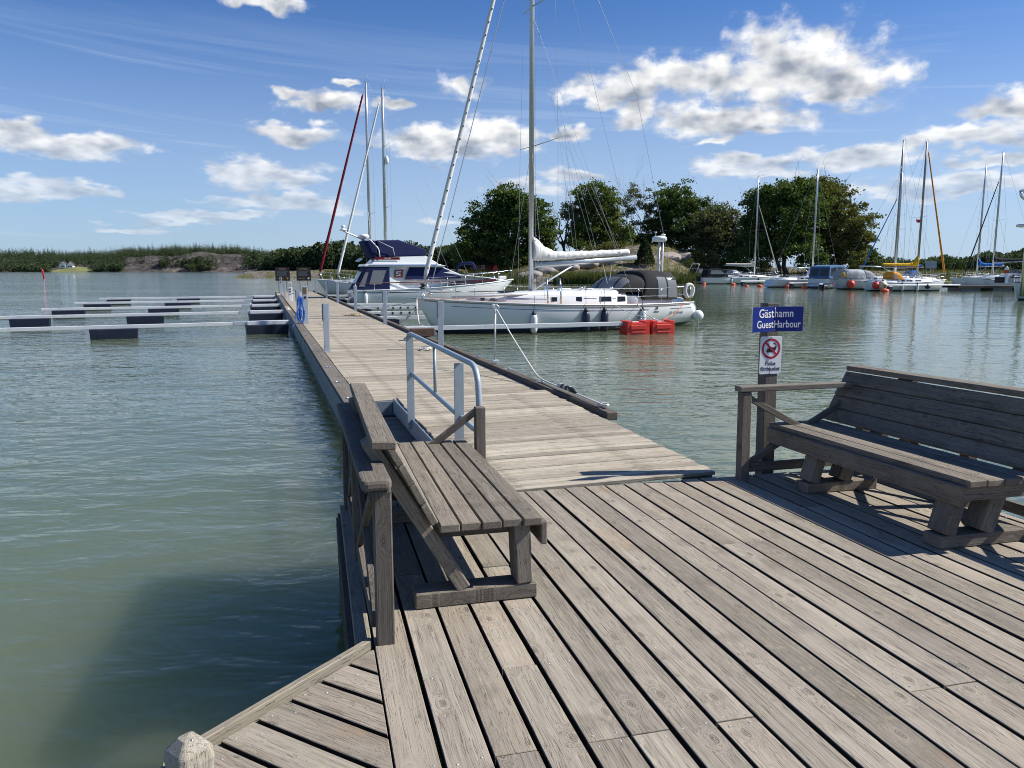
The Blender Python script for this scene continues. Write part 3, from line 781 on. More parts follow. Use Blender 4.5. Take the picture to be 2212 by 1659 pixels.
# concrete pontoon units with dark joints, board cladding on their sides
u = 10.25; i = 0
while u < PU1:
    e = min(u + 9.6, PU1)
    MB().box((2.45, (u + e) / 2, -.62), (2.86, e - u - .5, .78)).build('pontoon_float', CONC, pier, bevel=.03)
    k = u
    while k < e - .1:
        f = min(k + 1.2, e)
        MB().box((VL + .02, (k + f) / 2, -.335), (.05, f - k - .012, .34)).build('side_panel', CONC, pier, bevel=.006)
        MB().box((VR - .03, (k + f) / 2, -.335), (.05, f - k - .012, .34)).build('side_panel', CONC, pier, bevel=.006)
        k = f
    u = e
MB().box((2.9, 9.1, -.62), (1.9, 1.9, .78)).build('pontoon_float', CONC, pier, bevel=.03)
MB().box((1.32, 10.235, -.235), (.72, .02, .19)).build('end_board', STEEL_EDGE, pier, bevel=.003)
MB().box((1.64, 10.2, -.225), (.09, .10, .16)).build('rubber_bumper', BLACK, pier, bevel=.015)
# lower landing in the notch beside the ramp
u = 7.1
while u < 10.15:
    board('landing_plank', pier, (VL + .02, u, -.36 + rd.uniform(-.003, .003)), (1.66, u, -.36), .118, .034, W_DECK, ch=.004); u += .125
for k in (VL + .06, 1.55): board('landing_bearer', pier, (k, 7.0, -.42), (k, 10.2, -.42), .08, .09, W_EDGE)
MB().box((VL + .01, 8.65, -.50), (.05, 3.1, .36)).build('landing_side', W_EDGE, pier, bevel=.005)
# mooring rings
ringm = MB().tube([(.05 * math.cos(a), .05 * math.sin(a), .008) for a in [2 * math.pi * i / 14 for i in range(15)]], .006, 6).box((0, .06, .004), (.10, .035, .008)).mesh('mooring_ring')
for u in (10.5, 12.1, 14.0, 15.9, 18.4, 21, 24, 27.5, 31, 35): link('mooring_ring', ringm, CHROME, pier, T(VL + .12, u, PIER_Z + .011) @ RZ(rd.uniform(-1, 1)))
for u in (8.5, 10.6, 12.2, 14.2, 16.0, 19.5, 22.5): link('mooring_ring', ringm, CHROME, pier, T(VR - .08, u, PIER_Z + .096) @ RZ(rd.uniform(-1, 1)))

# ------------------------------------------------------------------ things on the pier
def number_post(label, u, v, face=1, h=1.02, yaw=0):
    t = thing('boom_post', label, 'post', PIERM @ T(v, u, PIER_Z) @ RZ(yaw), 'galvanised posts along the pier')
    m = MB().box((0, 0, h / 2), (.11, .012, h)); m.box((-.055, .03, h / 2), (.008, .06, h)).box((.055, .03, h / 2), (.008, .06, h))
    m.build('channel', ALU_POST, t, bevel=.002)
    pl = MB().prism([(.02, h - .37), (.075, h - .35), (.09, h - .18), (.075, h - .01), (.02, h + .01)], .080)
    pl.build('cover_plate', PLGREY, t, RZ(R(90)) , bevel=.01)
    sd = MB().prism([(.0, h - .37), (.055, h - .35), (.07, h - .18), (.055, h), (.0, h + .01)], .012).build('side_plate', PLGREY, t, T(.062 * face, .015, 0) @ RZ(R(90)), bevel=.006)
    for z in (h - .06, h - .28, .12): MB().lathe([(.009, 0), (.008, .005), (.003, .007)], n=8, axis='Y').build('bolt', CHROME, t, T(0, -.007, z) @ RZ(math.pi))
    MB().box((0, .03, .006), (.16, .12, .012)).build('base_plate', ALU_POST, t, bevel=.002)
    return t
number_post('grey metal post standing alone on the near left edge of the pier', 16.85, 1.27, 1, 1.02)
number_post('grey metal post on the left edge of the pier beside the blue hose', 26.6, 1.12, 1, 1.05)
number_post('grey metal post on the left of the pier in front of the black boards', 47.5, 1.25, 1, 1.0)
names = ['nearest grey metal post on the right edge of the pier, before the sailboat bow', 'second grey metal post along the right edge of the pier, beside folded boarding frame',
         'third grey metal post on the right edge of the pier, left of the motor yacht', 'fourth grey metal post along the right edge of the pier',
         'fifth grey metal post along the right edge of the pier', 'farthest grey metal post on the right edge of the pier, by the red sail']
for n_, u in zip(names, (16.6, 24.7, 32.9, 40.9, 48.0, 57.5)):
    number_post(n_, u, 3.70, -1, 1.05, R(-8))

def hoop(c, r, n=20, ax=(1, 0, 0), ay=(0, 0, 1), k=1.0):
    c, ax, ay = Vector(c), Vector(ax), Vector(ay)
    return [c + ax * (r * math.cos(2 * math.pi * i / n)) + ay * (r * k * math.sin(2 * math.pi * i / n)) for i in range(n + 1)]
ped = thing('power_pedestal', 'tall grey power pedestal with brown window beside the blue hose', 'pedestal', PIERM @ T(1.30, 25.7, PIER_Z))
MB().box((0, 0, .59), (.17, .13, 1.18)).build('column', ALU_POST, ped, bevel=.006)
MB().box((-.01, -.068, 1.06), (.12, .012, .19)).build('window', BROWNP, ped, bevel=.003)
MB().box((0, -.075, .85), (.07, .03, .07)).build('socket', BLACK, ped, bevel=.006)
MB().box((0, 0, 1.19), (.18, .15, .02)).build('lid', ALU_POST, ped, bevel=.004)
hz = thing('water_hose', 'bright blue water hose hanging in coils on the power pedestal', 'hose', PIERM @ T(1.14, 25.62, PIER_Z))
rh = random.Random(4)
for i in range(9):
    x = rh.uniform(-.07, .07); w = rh.uniform(.045, .10); zb = rh.uniform(.0, .22); zt = .86 + rh.uniform(-.04, .03)
    pts = []
    for k in range(25):
        a = 2 * math.pi * k / 24; s = math.sin(a)
        pts.append((x + w * math.cos(a) * (1.0 if s < 0 else .55), rh.uniform(-.02, .02) - .04 + .01 * i % .05, (zt + zb) / 2 + (zt - zb) / 2 * s))
    MB().tube(pts, .011, 6, cap=False).build('coil', HOSE, hz)
MB().tube([(.0, -.03, .88), (-.10, -.04, .97), (-.22, -.05, .98), (-.36, -.06, .93)], .011, 6).build('hose_end', HOSE, hz)
MB().tube([(-.06, -.05, .6), (-.15, -.06, .3), (-.2, -.07, .02), (-.24, -.09, -.05), (-.27, -.3, -.08), (-.26, -.5, -.35)], .011, 6).build('hose_tail', HOSE, hz)
lamp = thing('bollard_light', 'short white bollard light with louvred top on the left of the pier', 'bollard light', PIERM @ T(1.44, 43.2, PIER_Z))
MB().box((0, 0, .40), (.20, .18, .80)).build('column', WHITE, lamp, bevel=.02, seg=2)
for i in range(4): MB().box((0, 0, .845 + .055 * i), (.20, .18, .03)).build('louvre', WHITE, lamp, bevel=.012)
MB().box((0, 0, .92), (.15, .13, .24)).build('lens', PLGREY, lamp)
for z in (.55, .68): MB().box((-.02, -.094, z), (.08, .02, .08)).build('socket', BLACK, lamp, bevel=.006)
ped2 = copy_tree(ped); ped2['label'] = 'far power pedestal with brown window in front of the left black board'
ped2.matrix_basis = PIERM @ T(1.25, 56.0, PIER_Z)

def info_board(label, u, v, l1, l2, gold):
    t = thing('info_board', label, 'board', PIERM @ T(v, u, PIER_Z), 'black information boards at the end of the pier')
    p = MB().box((0, 0, 1.38), (1.04, .02, 1.0)).build('panel', SIGN_K, t, bevel=.003)
    for x in (-.3, .27): MB().tube([(x, .02, 0), (x, .02, 1.2)], .018, 8).build('leg', BLACK, t)
    F = lambda z, x=0: T(x, -.0105, 1.38 + z) @ RX(R(90))
    lettering('lettering', l1, .07, PRINT_G, p, F(.40), sx=1.05, space=1.25); lettering('lettering', l2, .07, PRINT_G, p, F(.315), sx=1.05, space=1.25)
    rr = random.Random(len(label))
    MB().box((0, 0, .002), (.84, .020, .004)).build('text_line', PLGREY, p, F(.21))
    for k in range(4): MB().box((0, 0, .002), (.55 + .25 * rr.random(), .020, .004)).build('text_line', PLGREY, p, F(.085 - .075 * k, -.06))
    MB().box((0, 0, .002), (.5, .018, .004)).build('text_line', PRINT_G, p, F(-.32, -.16))
    ringmesh(.062, .075, 24, .003).build('emblem_ring', PRINT_G if gold else PRINT_W, p, F(-.32, .34))
    MB().plate([(-.03, .035), (-.03, -.01), (0, -.04), (.03, -.01), (.03, .035)], .002).build('emblem', PRINT_G if gold else PRINT_W, p, F(-.32, .34) @ T(0, 0, .004))
    return t
info_board('left black information board with gold lettering at the pier end', 60.3, 1.50, 'STEGEBORGS', 'GÄSTHAMN', True)
info_board('right black information board with gold lettering at the pier end', 60.3, 3.02, 'STEGEBORG', 'GUEST HARBOUR', False)
# timber block with mooring poles near the bow
t = thing('timber_block', 'short reddish brown timber block on the pier kerb below the sailboat bow', 'timber', PIERM @ T(3.72, 18.9, PIER_Z))
board('beam', t, (-.28, 0, .19), (.32, 0, .19), .20, .20, W_RED, ch=.012); board('packer', t, (-.1, 0, .045), (.12, 0, .045), .18, .09, W_RED)
# thin pole with white mooring rope
t = thing('rope_pole', 'thin galvanised pole with clamp standing on the right kerb of the pier', 'pole', PIERM @ T(VR - .05, 13.1, PIER_Z + .09))
MB().box((0, 0, .03), (.11, .09, .06)).build('foot', ALU_POST, t, bevel=.01)
MB().tube([(0, 0, .05), (.01, 0, .97)], .014, 8).build('rod', ALU_POST, t)
MB().tube(hoop((.02, 0, .98), .05, 12), .014, 6, cap=False).build('clamp', ALU_POST, t); MB().box((-.03, 0, 1.01), (.06, .05, .07)).build('clamp_jaw', ALU_POST, t, bevel=.012)
def sag(p0, p1, d, n=14, ease=1.0):
    p0, p1 = Vector(p0), Vector(p1)
    return [p0.lerp(p1, (i / n) ** ease) - Vector((0, 0, d * 4 * (i / n) * (1 - i / n))) for i in range(n + 1)]
t = thing('mooring_rope', 'white mooring rope with black rubber snubber drooping from the thin pole to the kerb', 'rope', PIERM)
zk = PIER_Z + .10
pts = bend([(VR - .03, 13.08, PIER_Z + 1.05), (VR + .02, 12.2, .44), (VR - .02, 10.9, -.02), (VR - .05, 10.2, zk + .015), (VR - .06, 9.4, zk + .02), (VR - .08, 8.45, zk + .02)], .5, 6)
MB().tube(pts, .012, 7).build('rope', ROPE_W, t)
MB().tube([(VR - .045, 10.0, zk + .03), (VR - .05, 9.85, zk + .045), (VR - .06, 9.45, zk + .05), (VR - .065, 9.3, zk + .03)], [.018, .034, .034, .016], 10).build('snubber', BLACK, t)
for u in (9.88, 9.72, 9.56): MB().tube([(VR - .055, u, zk + .045), (VR - .055, u - .05, zk + .046)], .038, 10).build('rope_turn', ROPE_W, t)
MB().tube([(VR - .06 + .05 * math.cos(a) * (1 - a / 50), 8.42 + .06 * math.sin(a), zk + .012 + .0015 * a) for a in [i * .5 for i in range(30)]], .011, 6).build('coil', ROPE_W, t)
MB().tube([(VR - .05, 13.05, PIER_Z + 1.04), (VR - .08, 13.03, PIER_Z + .8), (VR - .07, 13.03, PIER_Z + .62)], .011, 6).build('rope_end', ROPE_W, t)
t = thing('rope_coil', 'small heap of white rope lying on the pier boards near the post', 'rope', PIERM @ T(3.3, 16.4, PIER_Z))
MB().tube([((.10 + .05 * math.sin(a * .7)) * math.cos(a), (.10 + .04 * math.cos(a * .9)) * math.sin(a) * 1.4, .014 + .003 * a) for a in [i * .35 for i in range(60)]], .012, 6).build('rope', ROPE_W, t)
t = thing('rope_coil', 'tan rope tangled on the pier boards by the right kerb, farther out', 'rope', PIERM @ T(3.25, 29.8, PIER_Z))
MB().tube([((.25 + .12 * math.sin(a * .7)) * math.cos(a), (.22 + .1 * math.cos(a * .9)) * math.sin(a) * 1.4, .014 + .002 * a) for a in [i * .4 for i in range(50)]], .016, 6).build('rope', plain('tan_rope', (.42, .30, .18), .8, 0, .2, 40), t)

# ------------------------------------------------------------------ finger booms
def float_box(t, xc, lx, wy, z0, z1, mat, panel=True):
    m = MB().prism([(-lx / 2, z1), (-lx / 2 + .03, z0), (lx / 2 - .03, z0), (lx / 2, z1)], wy / 2)
    f = m.build('float', mat, t, T(xc, 0, 0), bevel=.025, seg=2)
    if panel:
        for s in (-1, 1): MB().box((0, s * (wy / 2 + .004), (z0 + z1) / 2 - .02), (lx * .7, .012, (z1 - z0) * .38)).build('recess_panel', mat, f, T(xc, 0, 0), bevel=.006)
    return f
def boom_left(label, u, L, floats=((-9.2, 1.3), (-5.2, 1.3))):
    t = thing('mooring_boom', label, 'boom', PIERM @ T(VL, u, 0) @ RZ(R(6)), 'aluminium booms on the left side of the pier')
    zt = -.235
    MB().box((-L / 2 - .7, 0, zt - .06), (L - 1.4, .17, .12)).build('beam', ALU, t, bevel=.008)
    MB().box((-.78, 0, zt - .05), (1.5, .34, .135)).build('root_frame', ALU, t, bevel=.008)
    MB().box((-1.72, 0, zt - .055), (.5, .20, .13)).build('sleeve', ALU_POST, t, bevel=.006)
    MB().box((-L + .1, 0, zt - .06), (.2, .14, .10)).build('end_cap', FEND_B, t, bevel=.02)
    float_box(t, -.85, 1.45, .62, -.85, zt - .12, BLUE_F, False)
    for x, l in floats: float_box(t, x, l, .55, -.80, zt - .12, BLUE_F)
    for x in (-1.6, -6.0, -L + .5): MB().tube(hoop((x, 0, zt + .03), .045, 12, (1, 0, 0)), .008, 6, cap=False).build('eye', CHROME, t)
    for y in (-.12, .12): MB().box((.06, y, zt - .06), (.2, .05, .16)).build('hinge', BLACK, t, bevel=.01)
    return t
LB = ['nearest aluminium boom on dark blue floats left of the pier, cut by the picture edge', 'second aluminium boom on dark blue floats left of the pier, counted from the camera', 'third aluminium boom on dark blue floats left of the pier, counted from the camera',
      'fourth aluminium boom on dark blue floats left of the pier, counted from the camera', 'farthest aluminium boom on dark blue floats left of the pier']
for lb, u in zip(LB, (29.2, 36.6, 43.2, 50.2, 57.2)): boom_left(lb, u, 11.1, ((-9.95, 1.4), (-5.75, 1.45)))

def boom_right(label, u, L, red=False, skew=0, rings=False):
    t = thing('mooring_boom', label, 'boom', PIERM @ T(VR, u, 0) @ RZ(skew), 'aluminium booms on the right side of the pier')
    zt = -.24
    MB().box((L / 2, 0, zt - .07), (L, .13, .14)).build('beam', ALU, t, bevel=.008)
    MB().box((.55, 0, zt - .05), (1.1, .5, .10)).build('root_frame', ALU, t, bevel=.01)
    if red:
        for x in (L - 1.38, L - .38):
            m = MB().prism([(-.44, -.20), (-.46, -.86), (.46, -.86), (.44, -.20), (.22, -.20), (.22, -.26), (-.22, -.26), (-.22, -.20)], .30)
            f = m.build('red_float', RED_F, t, T(x, -.1, 0), bevel=.03, seg=2)
            for s in (-1, 1):
                MB().prism([(-.30, -.34), (-.30, -.50), (.30, -.50), (.30, -.34)], .022, .0).build('moulded_panel', RED_F, f, T(x, -.1 + s * .31, 0), bevel=.012)
                MB().box((0, 0, 0), (.5, .03, .05)).build('moulded_rib', RED_F, f, T(x, -.1 + s * .305, -.60), bevel=.012)
                MB().tube(hoop((0, 0, -.72), .07, 14, (1, 0, 0)), .012, 6, cap=False).build('moulded_ring', RED_F, f, T(x, -.1 + s * .30, 0))
            for q in (-.25, .25): MB().tube(hoop((x + q, -.1, -.18), .05, 10, (1, 0, 0)), .010, 6, cap=False).build('eye', CHROME, t)
    else:
        float_box(t, L - .7, 1.2, .5, -.85, zt - .14, BLUE_F, False)
    float_box(t, .75, .9, .5, -.85, zt - .12, BLUE_F, False)
    if rings:
        for i in range(18): MB().tube([(1.5 + i * .38, 0, zt - .07), (1.58 + i * .38, 0, zt - .07)], .085, 8).build('rubber_ring', BLACK, t)
    return t
boom_right('long aluminium boom with two red floats beside the white sailboat', 25.0, 10.05, True)
RB = ['second aluminium boom right of the pier, just behind the sailboat bow', 'third aluminium boom right of the pier, below the motor yacht stern, with black rubber rings', 'fourth aluminium boom right of the pier, with black rubber rings',
      'fifth aluminium boom right of the pier, touching the motor yacht stern', 'sixth aluminium boom right of the pier, below the far sailboat bows', 'farthest aluminium boom on the right of the pier']
for i, (lb, u) in enumerate(zip(RB, (30.8, 34.4, 39.0, 42.6, 50.8, 57.8))): boom_right(lb, u, 9.0, False, 0, i in (1, 2))
# folded tubular boarding frame on the second boom
t = thing('boarding_frame', 'folded tubular steel boarding frame standing on the booms left of the sailboat bow', 'frame', PIERM @ T(VR + 1.0, 30.8, -.2))
for y in (-.18, .18):
    MB().tube(bend([(-.5, y, 0), (-.2, y, .95), (1.4, y, .88), (1.6, y, .80)], .12), .022, 7).build('tube', ALU_POST, t)
    MB().tube([(.9, y, .0), (1.25, y, .85)], .018, 6).build('strut', ALU_POST, t)
for x in (0.0, .5, 1.0, 1.4): MB().tube([(x, -.18, .92), (x, .18, .92)], .016, 6).build('rung', ALU_POST, t)
# ------------------------------------------------------------------ boats
class Hull:
    def __init__(s, L, B, fb, draft=.5, tw=.6, over=.8, rs=.4, xm=.42, e_mid=.72, e_bow=1.15, zks=.06, pw=2.1):
        s.__dict__.update(L=L, B=B, fb=fb, draft=draft, tw=tw, over=over, rs=rs, xm=xm * L, e_mid=e_mid, e_bow=e_bow, zks=zks, pw=pw)
    def zs(s, x):
        q = x / s.L; a, b, c = s.fb; return a + (4 * b - 3 * a - c) * q + (2 * a - 4 * b + 2 * c) * q * q
    def hb(s, x):
        if x >= s.xm: return s.B / 2 * (1 - ((x - s.xm) / (s.L - s.xm)) ** s.pw)
        return s.B / 2 * (1 - (1 - s.tw) * ((s.xm - x) / s.xm) ** 2)
    def zk(s, x):
        xw = s.L - s.over; x1 = s.L * .55
        if x <= x1: return -s.draft + (s.zks + s.draft) * ((x1 - x) / x1) ** 2.2
        if x <= xw: return -s.draft * (1 - ((x - x1) / (xw - x1)) ** 2.4)
        return (x - xw) / s.over * s.zs(s.L)
    def pt(s, x, th, side):
        b, zs, zk = s.hb(x), s.zs(x), s.zk(x); q = max(0, (x - s.L * .55) / (s.L * .45))
        e = s.e_mid + (s.e_bow - s.e_mid) * q
        y = b * math.sin(th) ** e; z = zk + (zs - zk) * (1 - math.cos(th) ** .95)
        sh = s.rs * max(0, 1 - x / (.16 * s.L)) * (1 - z / zs)
        return Vector((x - sh, side * y, z))
    def side(s, x, z, side=1, out=0.0):
        """point on the hull skin at height z"""
        lo, hi = 0, math.pi / 2
        for _ in range(24):
            m = (lo + hi) / 2
            if s.pt(x, m, side).z < z: lo = m
            else: hi = m
        p = s.pt(x, lo, side); q = s.pt(x + .05, lo, side); r = s.pt(x, lo + .02, side)
        n = (q - p).cross(r - p).normalized()
        if n.y * side < 0: n = -n
        return p + n * out
    def build(s, t, mat, deckmat, ns=30, m=9, rail=None, camber=.06):
        xs = [s.L * (i / ns) for i in range(ns)] + [s.L * k for k in (.985, .995)] + [s.L - .002]; xs.sort()
        rows = []
        for x in xs:
            r = [s.pt(x, math.pi / 2 * (1 - j / m), -1) for j in range(m)] + [s.pt(x, math.pi / 2 * j / m, 1) for j in range(m + 1)]
            rows.append(r)
        mb = MB().grid(rows); mb.add(rows[0], [tuple(range(len(rows[0])))])
        h = mb.build('hull', mat, t)
        dr = [[Vector((x, -s.hb(x) * .995, s.zs(x) - .015)), Vector((x, -s.hb(x) * .5, s.zs(x) - .015 + camber * .75)), Vector((x, 0, s.zs(x) - .015 + camber)), Vector((x, s.hb(x) * .5, s.zs(x) - .015 + camber * .75)), Vector((x, s.hb(x) * .995, s.zs(x) - .015))] for x in xs]
        d = MB().grid(dr).build('deck', deckmat, t)
        if rail:
            for sd in (-1, 1):
                pts = [Vector((x, sd * (s.hb(x) + .008), s.zs(x) + .005)) for x in xs]
                MB().tube(pts, rail[0], 6).build('toe_rail', rail[1], t)
        return h
def loft_cabin(t, name, st, mat, parent=None):
    rows = []
    for x, hw, z0, z1 in st:
        h = z1 - z0; half = [(hw, z0), (hw * .97, z0 + h * .55), (hw * .90, z0 + h * .86), (hw * .74, z1 - h * .02), (hw * .35, z1 + h * .05)]
        rows.append([Vector((x, -y, z)) for y, z in half] + [Vector((x, y, z)) for y, z in reversed(half)])
    mb = MB().grid(rows); mb.add(rows[0], [tuple(range(10))]); mb.add(rows[-1], [tuple(range(10))])
    return mb.build(name, mat, parent or t)
def interp(st, x, k):
    for a, b in zip(st[:-1], st[1:]):
        lo, hi = sorted((a[0], b[0]))
        if lo <= x <= hi:
            q = (x - a[0]) / (b[0] - a[0]); return a[k] + (b[k] - a[k]) * q
    return st[-1][k]
def cabin_window(t, st, x0, x1, f0, f1, side, mat, frame=None):
    vs = []
    for x, f in ((x0, f0), (x1, f0 + .03), (x1, f1), (x0, f1)):
        hw, z0, z1 = (interp(st, x, k) for k in (1, 2, 3)); h = z1 - z0
        y = hw * (1 - .03 * f / .55) if f < .55 else hw * (.97 - .07 * (f - .55) / .31)
        vs.append(Vector((x, side * (y + .014), z0 + h * f)))
    n = Vector((0, side, 0)); ins = [v - n * .03 for v in vs]
    c = sum(vs, Vector()) / 4
    if frame is not None:
        big = [c + (v - c) * 1.0 + (v - c).normalized() * .035 - n * .003 for v in vs]; bi = [v - n * .03 for v in big]
        f_ = MB().add(big + bi, [(0, 1, 2, 3), (4, 7, 6, 5)] + [(i, 4 + i, 4 + (i + 1) % 4, (i + 1) % 4) for i in range(4)]).build('window', frame, t, bevel=.01)
        return MB().add(vs + ins, [(0, 1, 2, 3), (4, 7, 6, 5)] + [(i, 4 + i, 4 + (i + 1) % 4, (i + 1) % 4) for i in range(4)]).build('pane', mat, f_)
    return MB().add(vs + ins, [(0, 1, 2, 3), (4, 7, 6, 5)] + [(i, 4 + i, 4 + (i + 1) % 4, (i + 1) % 4) for i in range(4)]).build('window', mat, t)
def stay(t, name, a, b, r=.005, mat=None): MB().tube([a, b], r, 5, cap=False).build(name, mat or WIRE, t)
def spars(t, mx, z0, H, mat, mr=.085, spread=(.42, .72), B=3.4, L=11, zd=1.2, wr=.006, bow=None, stern=None, frac=1.0):
    MB().tube([(mx, 0, z0), (mx, 0, z0 + (H - z0) * .8), (mx - .02, 0, H)], [mr, mr * .95, mr * .65], 12, flat=1.45).build('mast', mat, t)
    MB().box((mx - .06, 0, H + .02), (.34, .08, .05)).build('masthead', mat, t, bevel=.01)
    MB().tube([(mx - .2, 0, H), (mx - .2, 0, H + .75)], .006, 5).build('antenna', WIRE, t)
    MB().tube([(mx + .1, 0, H), (mx + .12, 0, H + .25), (mx - .1, 0, H + .27)], .008, 5).build('wind_vane', BLACK, t)
    tips = {}
    for f in spread:
        z = z0 + (H - z0) * f; w = B * .42 * (1.0 if f < .5 else .8)
        for s in (-1, 1):
            MB().tube([(mx, 0, z), (mx - .28, s * w, z + .12)], [.035, .022], 6, flat=.4).build('spreader', mat, t); tips[(f, s)] = Vector((mx - .28, s * w, z + .12))
    for s in (-1, 1):
        base = Vector((mx - .25, s * B * .46, zd)); p = base
        for f in spread: stay(t, 'shroud', p, tips[(f, s)], wr); p = tips[(f, s)]
        stay(t, 'shroud', p, (mx, 0, H - .1), wr)
        stay(t, 'lower_shroud', (mx + .25, s * B * .45, zd), (mx, 0, z0 + (H - z0) * spread[0]), wr)
    if stern: stay(t, 'backstay', stern, (mx - .15, 0, H), wr)
def furl(t, a, b, mat, r0=.07, r1=.045, dots=None):
    a, b = Vector(a), Vector(b); d = b - a; n = 24
    rr = random.Random(int(r0 * 1000) + n)
    MB().tube([a + d * .035, a + d * .05] + [a + d * (.05 + .90 * i / n) for i in range(1, n + 1)] + [a + d * .965], [r0 * .5, r0] + [(r0 + (r1 - r0) * i / n) * rr.uniform(.93, 1.06) for i in range(1, n + 1)] + [r1 * .4], 8).build('furled_sail', mat, t)
    stay(t, 'forestay', a, b, .008)
    MB().lathe([(.05, 0), (.11, .02), (.11, .05), (.06, .07), (.06, .13), (.11, .15), (.11, .18), (.05, .20)], n=12).build('furling_drum', BLACK, t, T(*(a + d * .018)) @ d.to_track_quat('Z', 'Y').to_matrix().to_4x4() @ T(0, 0, -.1))
    if dots:
        x = Vector((0, 1, 0)); side = x * r0 * .92
        for i in range(dots): MB().lathe([(.022, -.02), (.03, 0), (.022, .02)], n=8).build('lace_knot', BLACK, t, T(*(a + d * (.06 + .88 * i / dots) + side)))
def tubing(t, name, pts, r=.0125, mat=None, b=.08): MB().tube(bend(pts, b, 4) if b else pts, r, 7).build(name, mat or CHROME, t)
def lifelines(t, h, xs, hh=.6, xa=None, xb=None, r=.005):
    for s in (-1, 1):
        tops = []
        for x in xs:
            p = Vector((x, s * (h.hb(x) - .06), h.zs(x))); q = p + Vector((0, s * .02, hh)); tops.append(q)
            MB().tube([p, q], .0125, 6).build('stanchion', CHROME, t)
        pts = ([Vector(xa) * Vector((1, s, 1)) if False else Vector((xa[0], s * xa[1], xa[2]))] if xa else []) + tops + ([Vector((xb[0], s * xb[1], xb[2]))] if xb else [])
        MB().tube(pts, r, 5, cap=False).build('lifeline', WIRE, t)
        MB().tube([p - Vector((0, 0, hh * .48)) for p in pts], r, 5, cap=False).build('lifeline', WIRE, t)
def pulpit(t, h, hh=.62):
    L = h.L; z = h.zs(L - .3)
    w = h.hb(L - 1.3)
    tubing(t, 'pulpit', [(L - 1.3, -w * .9, z), (L - 1.25, -w * .95, z + hh), (L - .05, -.14, z + hh + .06), (L + .05, 0, z + hh + .06), (L - .05, .14, z + hh + .06), (L - 1.25, w * .95, z + hh), (L - 1.3, w * .9, z)], .0135)
    for s in (-1, 1):
        tubing(t, 'pulpit_leg', [(L - .55, s * h.hb(L - .55) * .8, z), (L - .3, s * .24, z + hh + .05)], .0125, b=0)
        tubing(t, 'pulpit_rail', [(L - 1.28, s * w * .93, z + hh * .5), (L - .25, s * .18, z + hh * .55)], .010, b=0)
def pushpit(t, h, hh=.62):
    z = h.zs(.15); w = h.hb(.2) * .93
    tubing(t, 'pushpit', [(1.1, w * 1.03, z), (1.1, w * 1.03, z + hh), (.12, w, z + hh), (.12, -w, z + hh), (1.1, -w * 1.03, z + hh), (1.1, -w * 1.03, z)], .0135)
    tubing(t, 'pushpit', [(1.1, w * 1.03, z + hh * .5), (.12, w, z + hh * .5), (.12, -w, z + hh * .5), (1.1, -w * 1.03, z + hh * .5)], .010)
    for s in (-1, 1): tubing(t, 'pushpit_leg', [(.14, s * w * .97, z), (.14, s * w * .97, z + hh)], .0125, b=0)
def sail_cover(t, mx, zb, Lb, mat, rise, tall=1.0, thick=.16, front=.17, seed=1):
    """boom cover: tall at the mast, low along the boom"""
    rr = random.Random(seed); n = 64; rows = []
    for i in range(n + 1):
        q = i / n; x = mx + front - q * (Lb * .97 + front); zc = zb(x)
        hgt = thick * 2.0 + tall * math.exp(-(q / .115) ** 1.5) if q > .02 else thick * 2.0 + tall * .93
        hgt *= 1 - .35 * max(0, q - .2); wy = thick * (1.05 - .45 * q) * (1.0 + .06 * rr.uniform(-1, 1))
        row = []
        for k in range(14):
            a = 2 * math.pi * k / 14 - math.pi / 2; s, c = math.sin(a), math.cos(a)
            z = zc + .03 + hgt * .5 * (1 + s); f = 1.0 if s < .2 else (1 - .62 * (s - .2) / .8 * (1 if hgt > .5 else .6))
            w_ = mnoise.fractal(Vector((x * 5.5 + 3 * s, a * 1.1, seed)), 1, 2, 3)
            row.append(Vector((x, wy * c * f * (1 + .30 * w_), z + .055 * w_ * (.3 + hgt))))
        rows.append(row)
    mb = MB().grid(rows, close=True); mb.add(rows[0], [tuple(range(14))]); mb.add(rows[-1], [tuple(range(14))])
    return mb.build('sail_cover', mat, t)
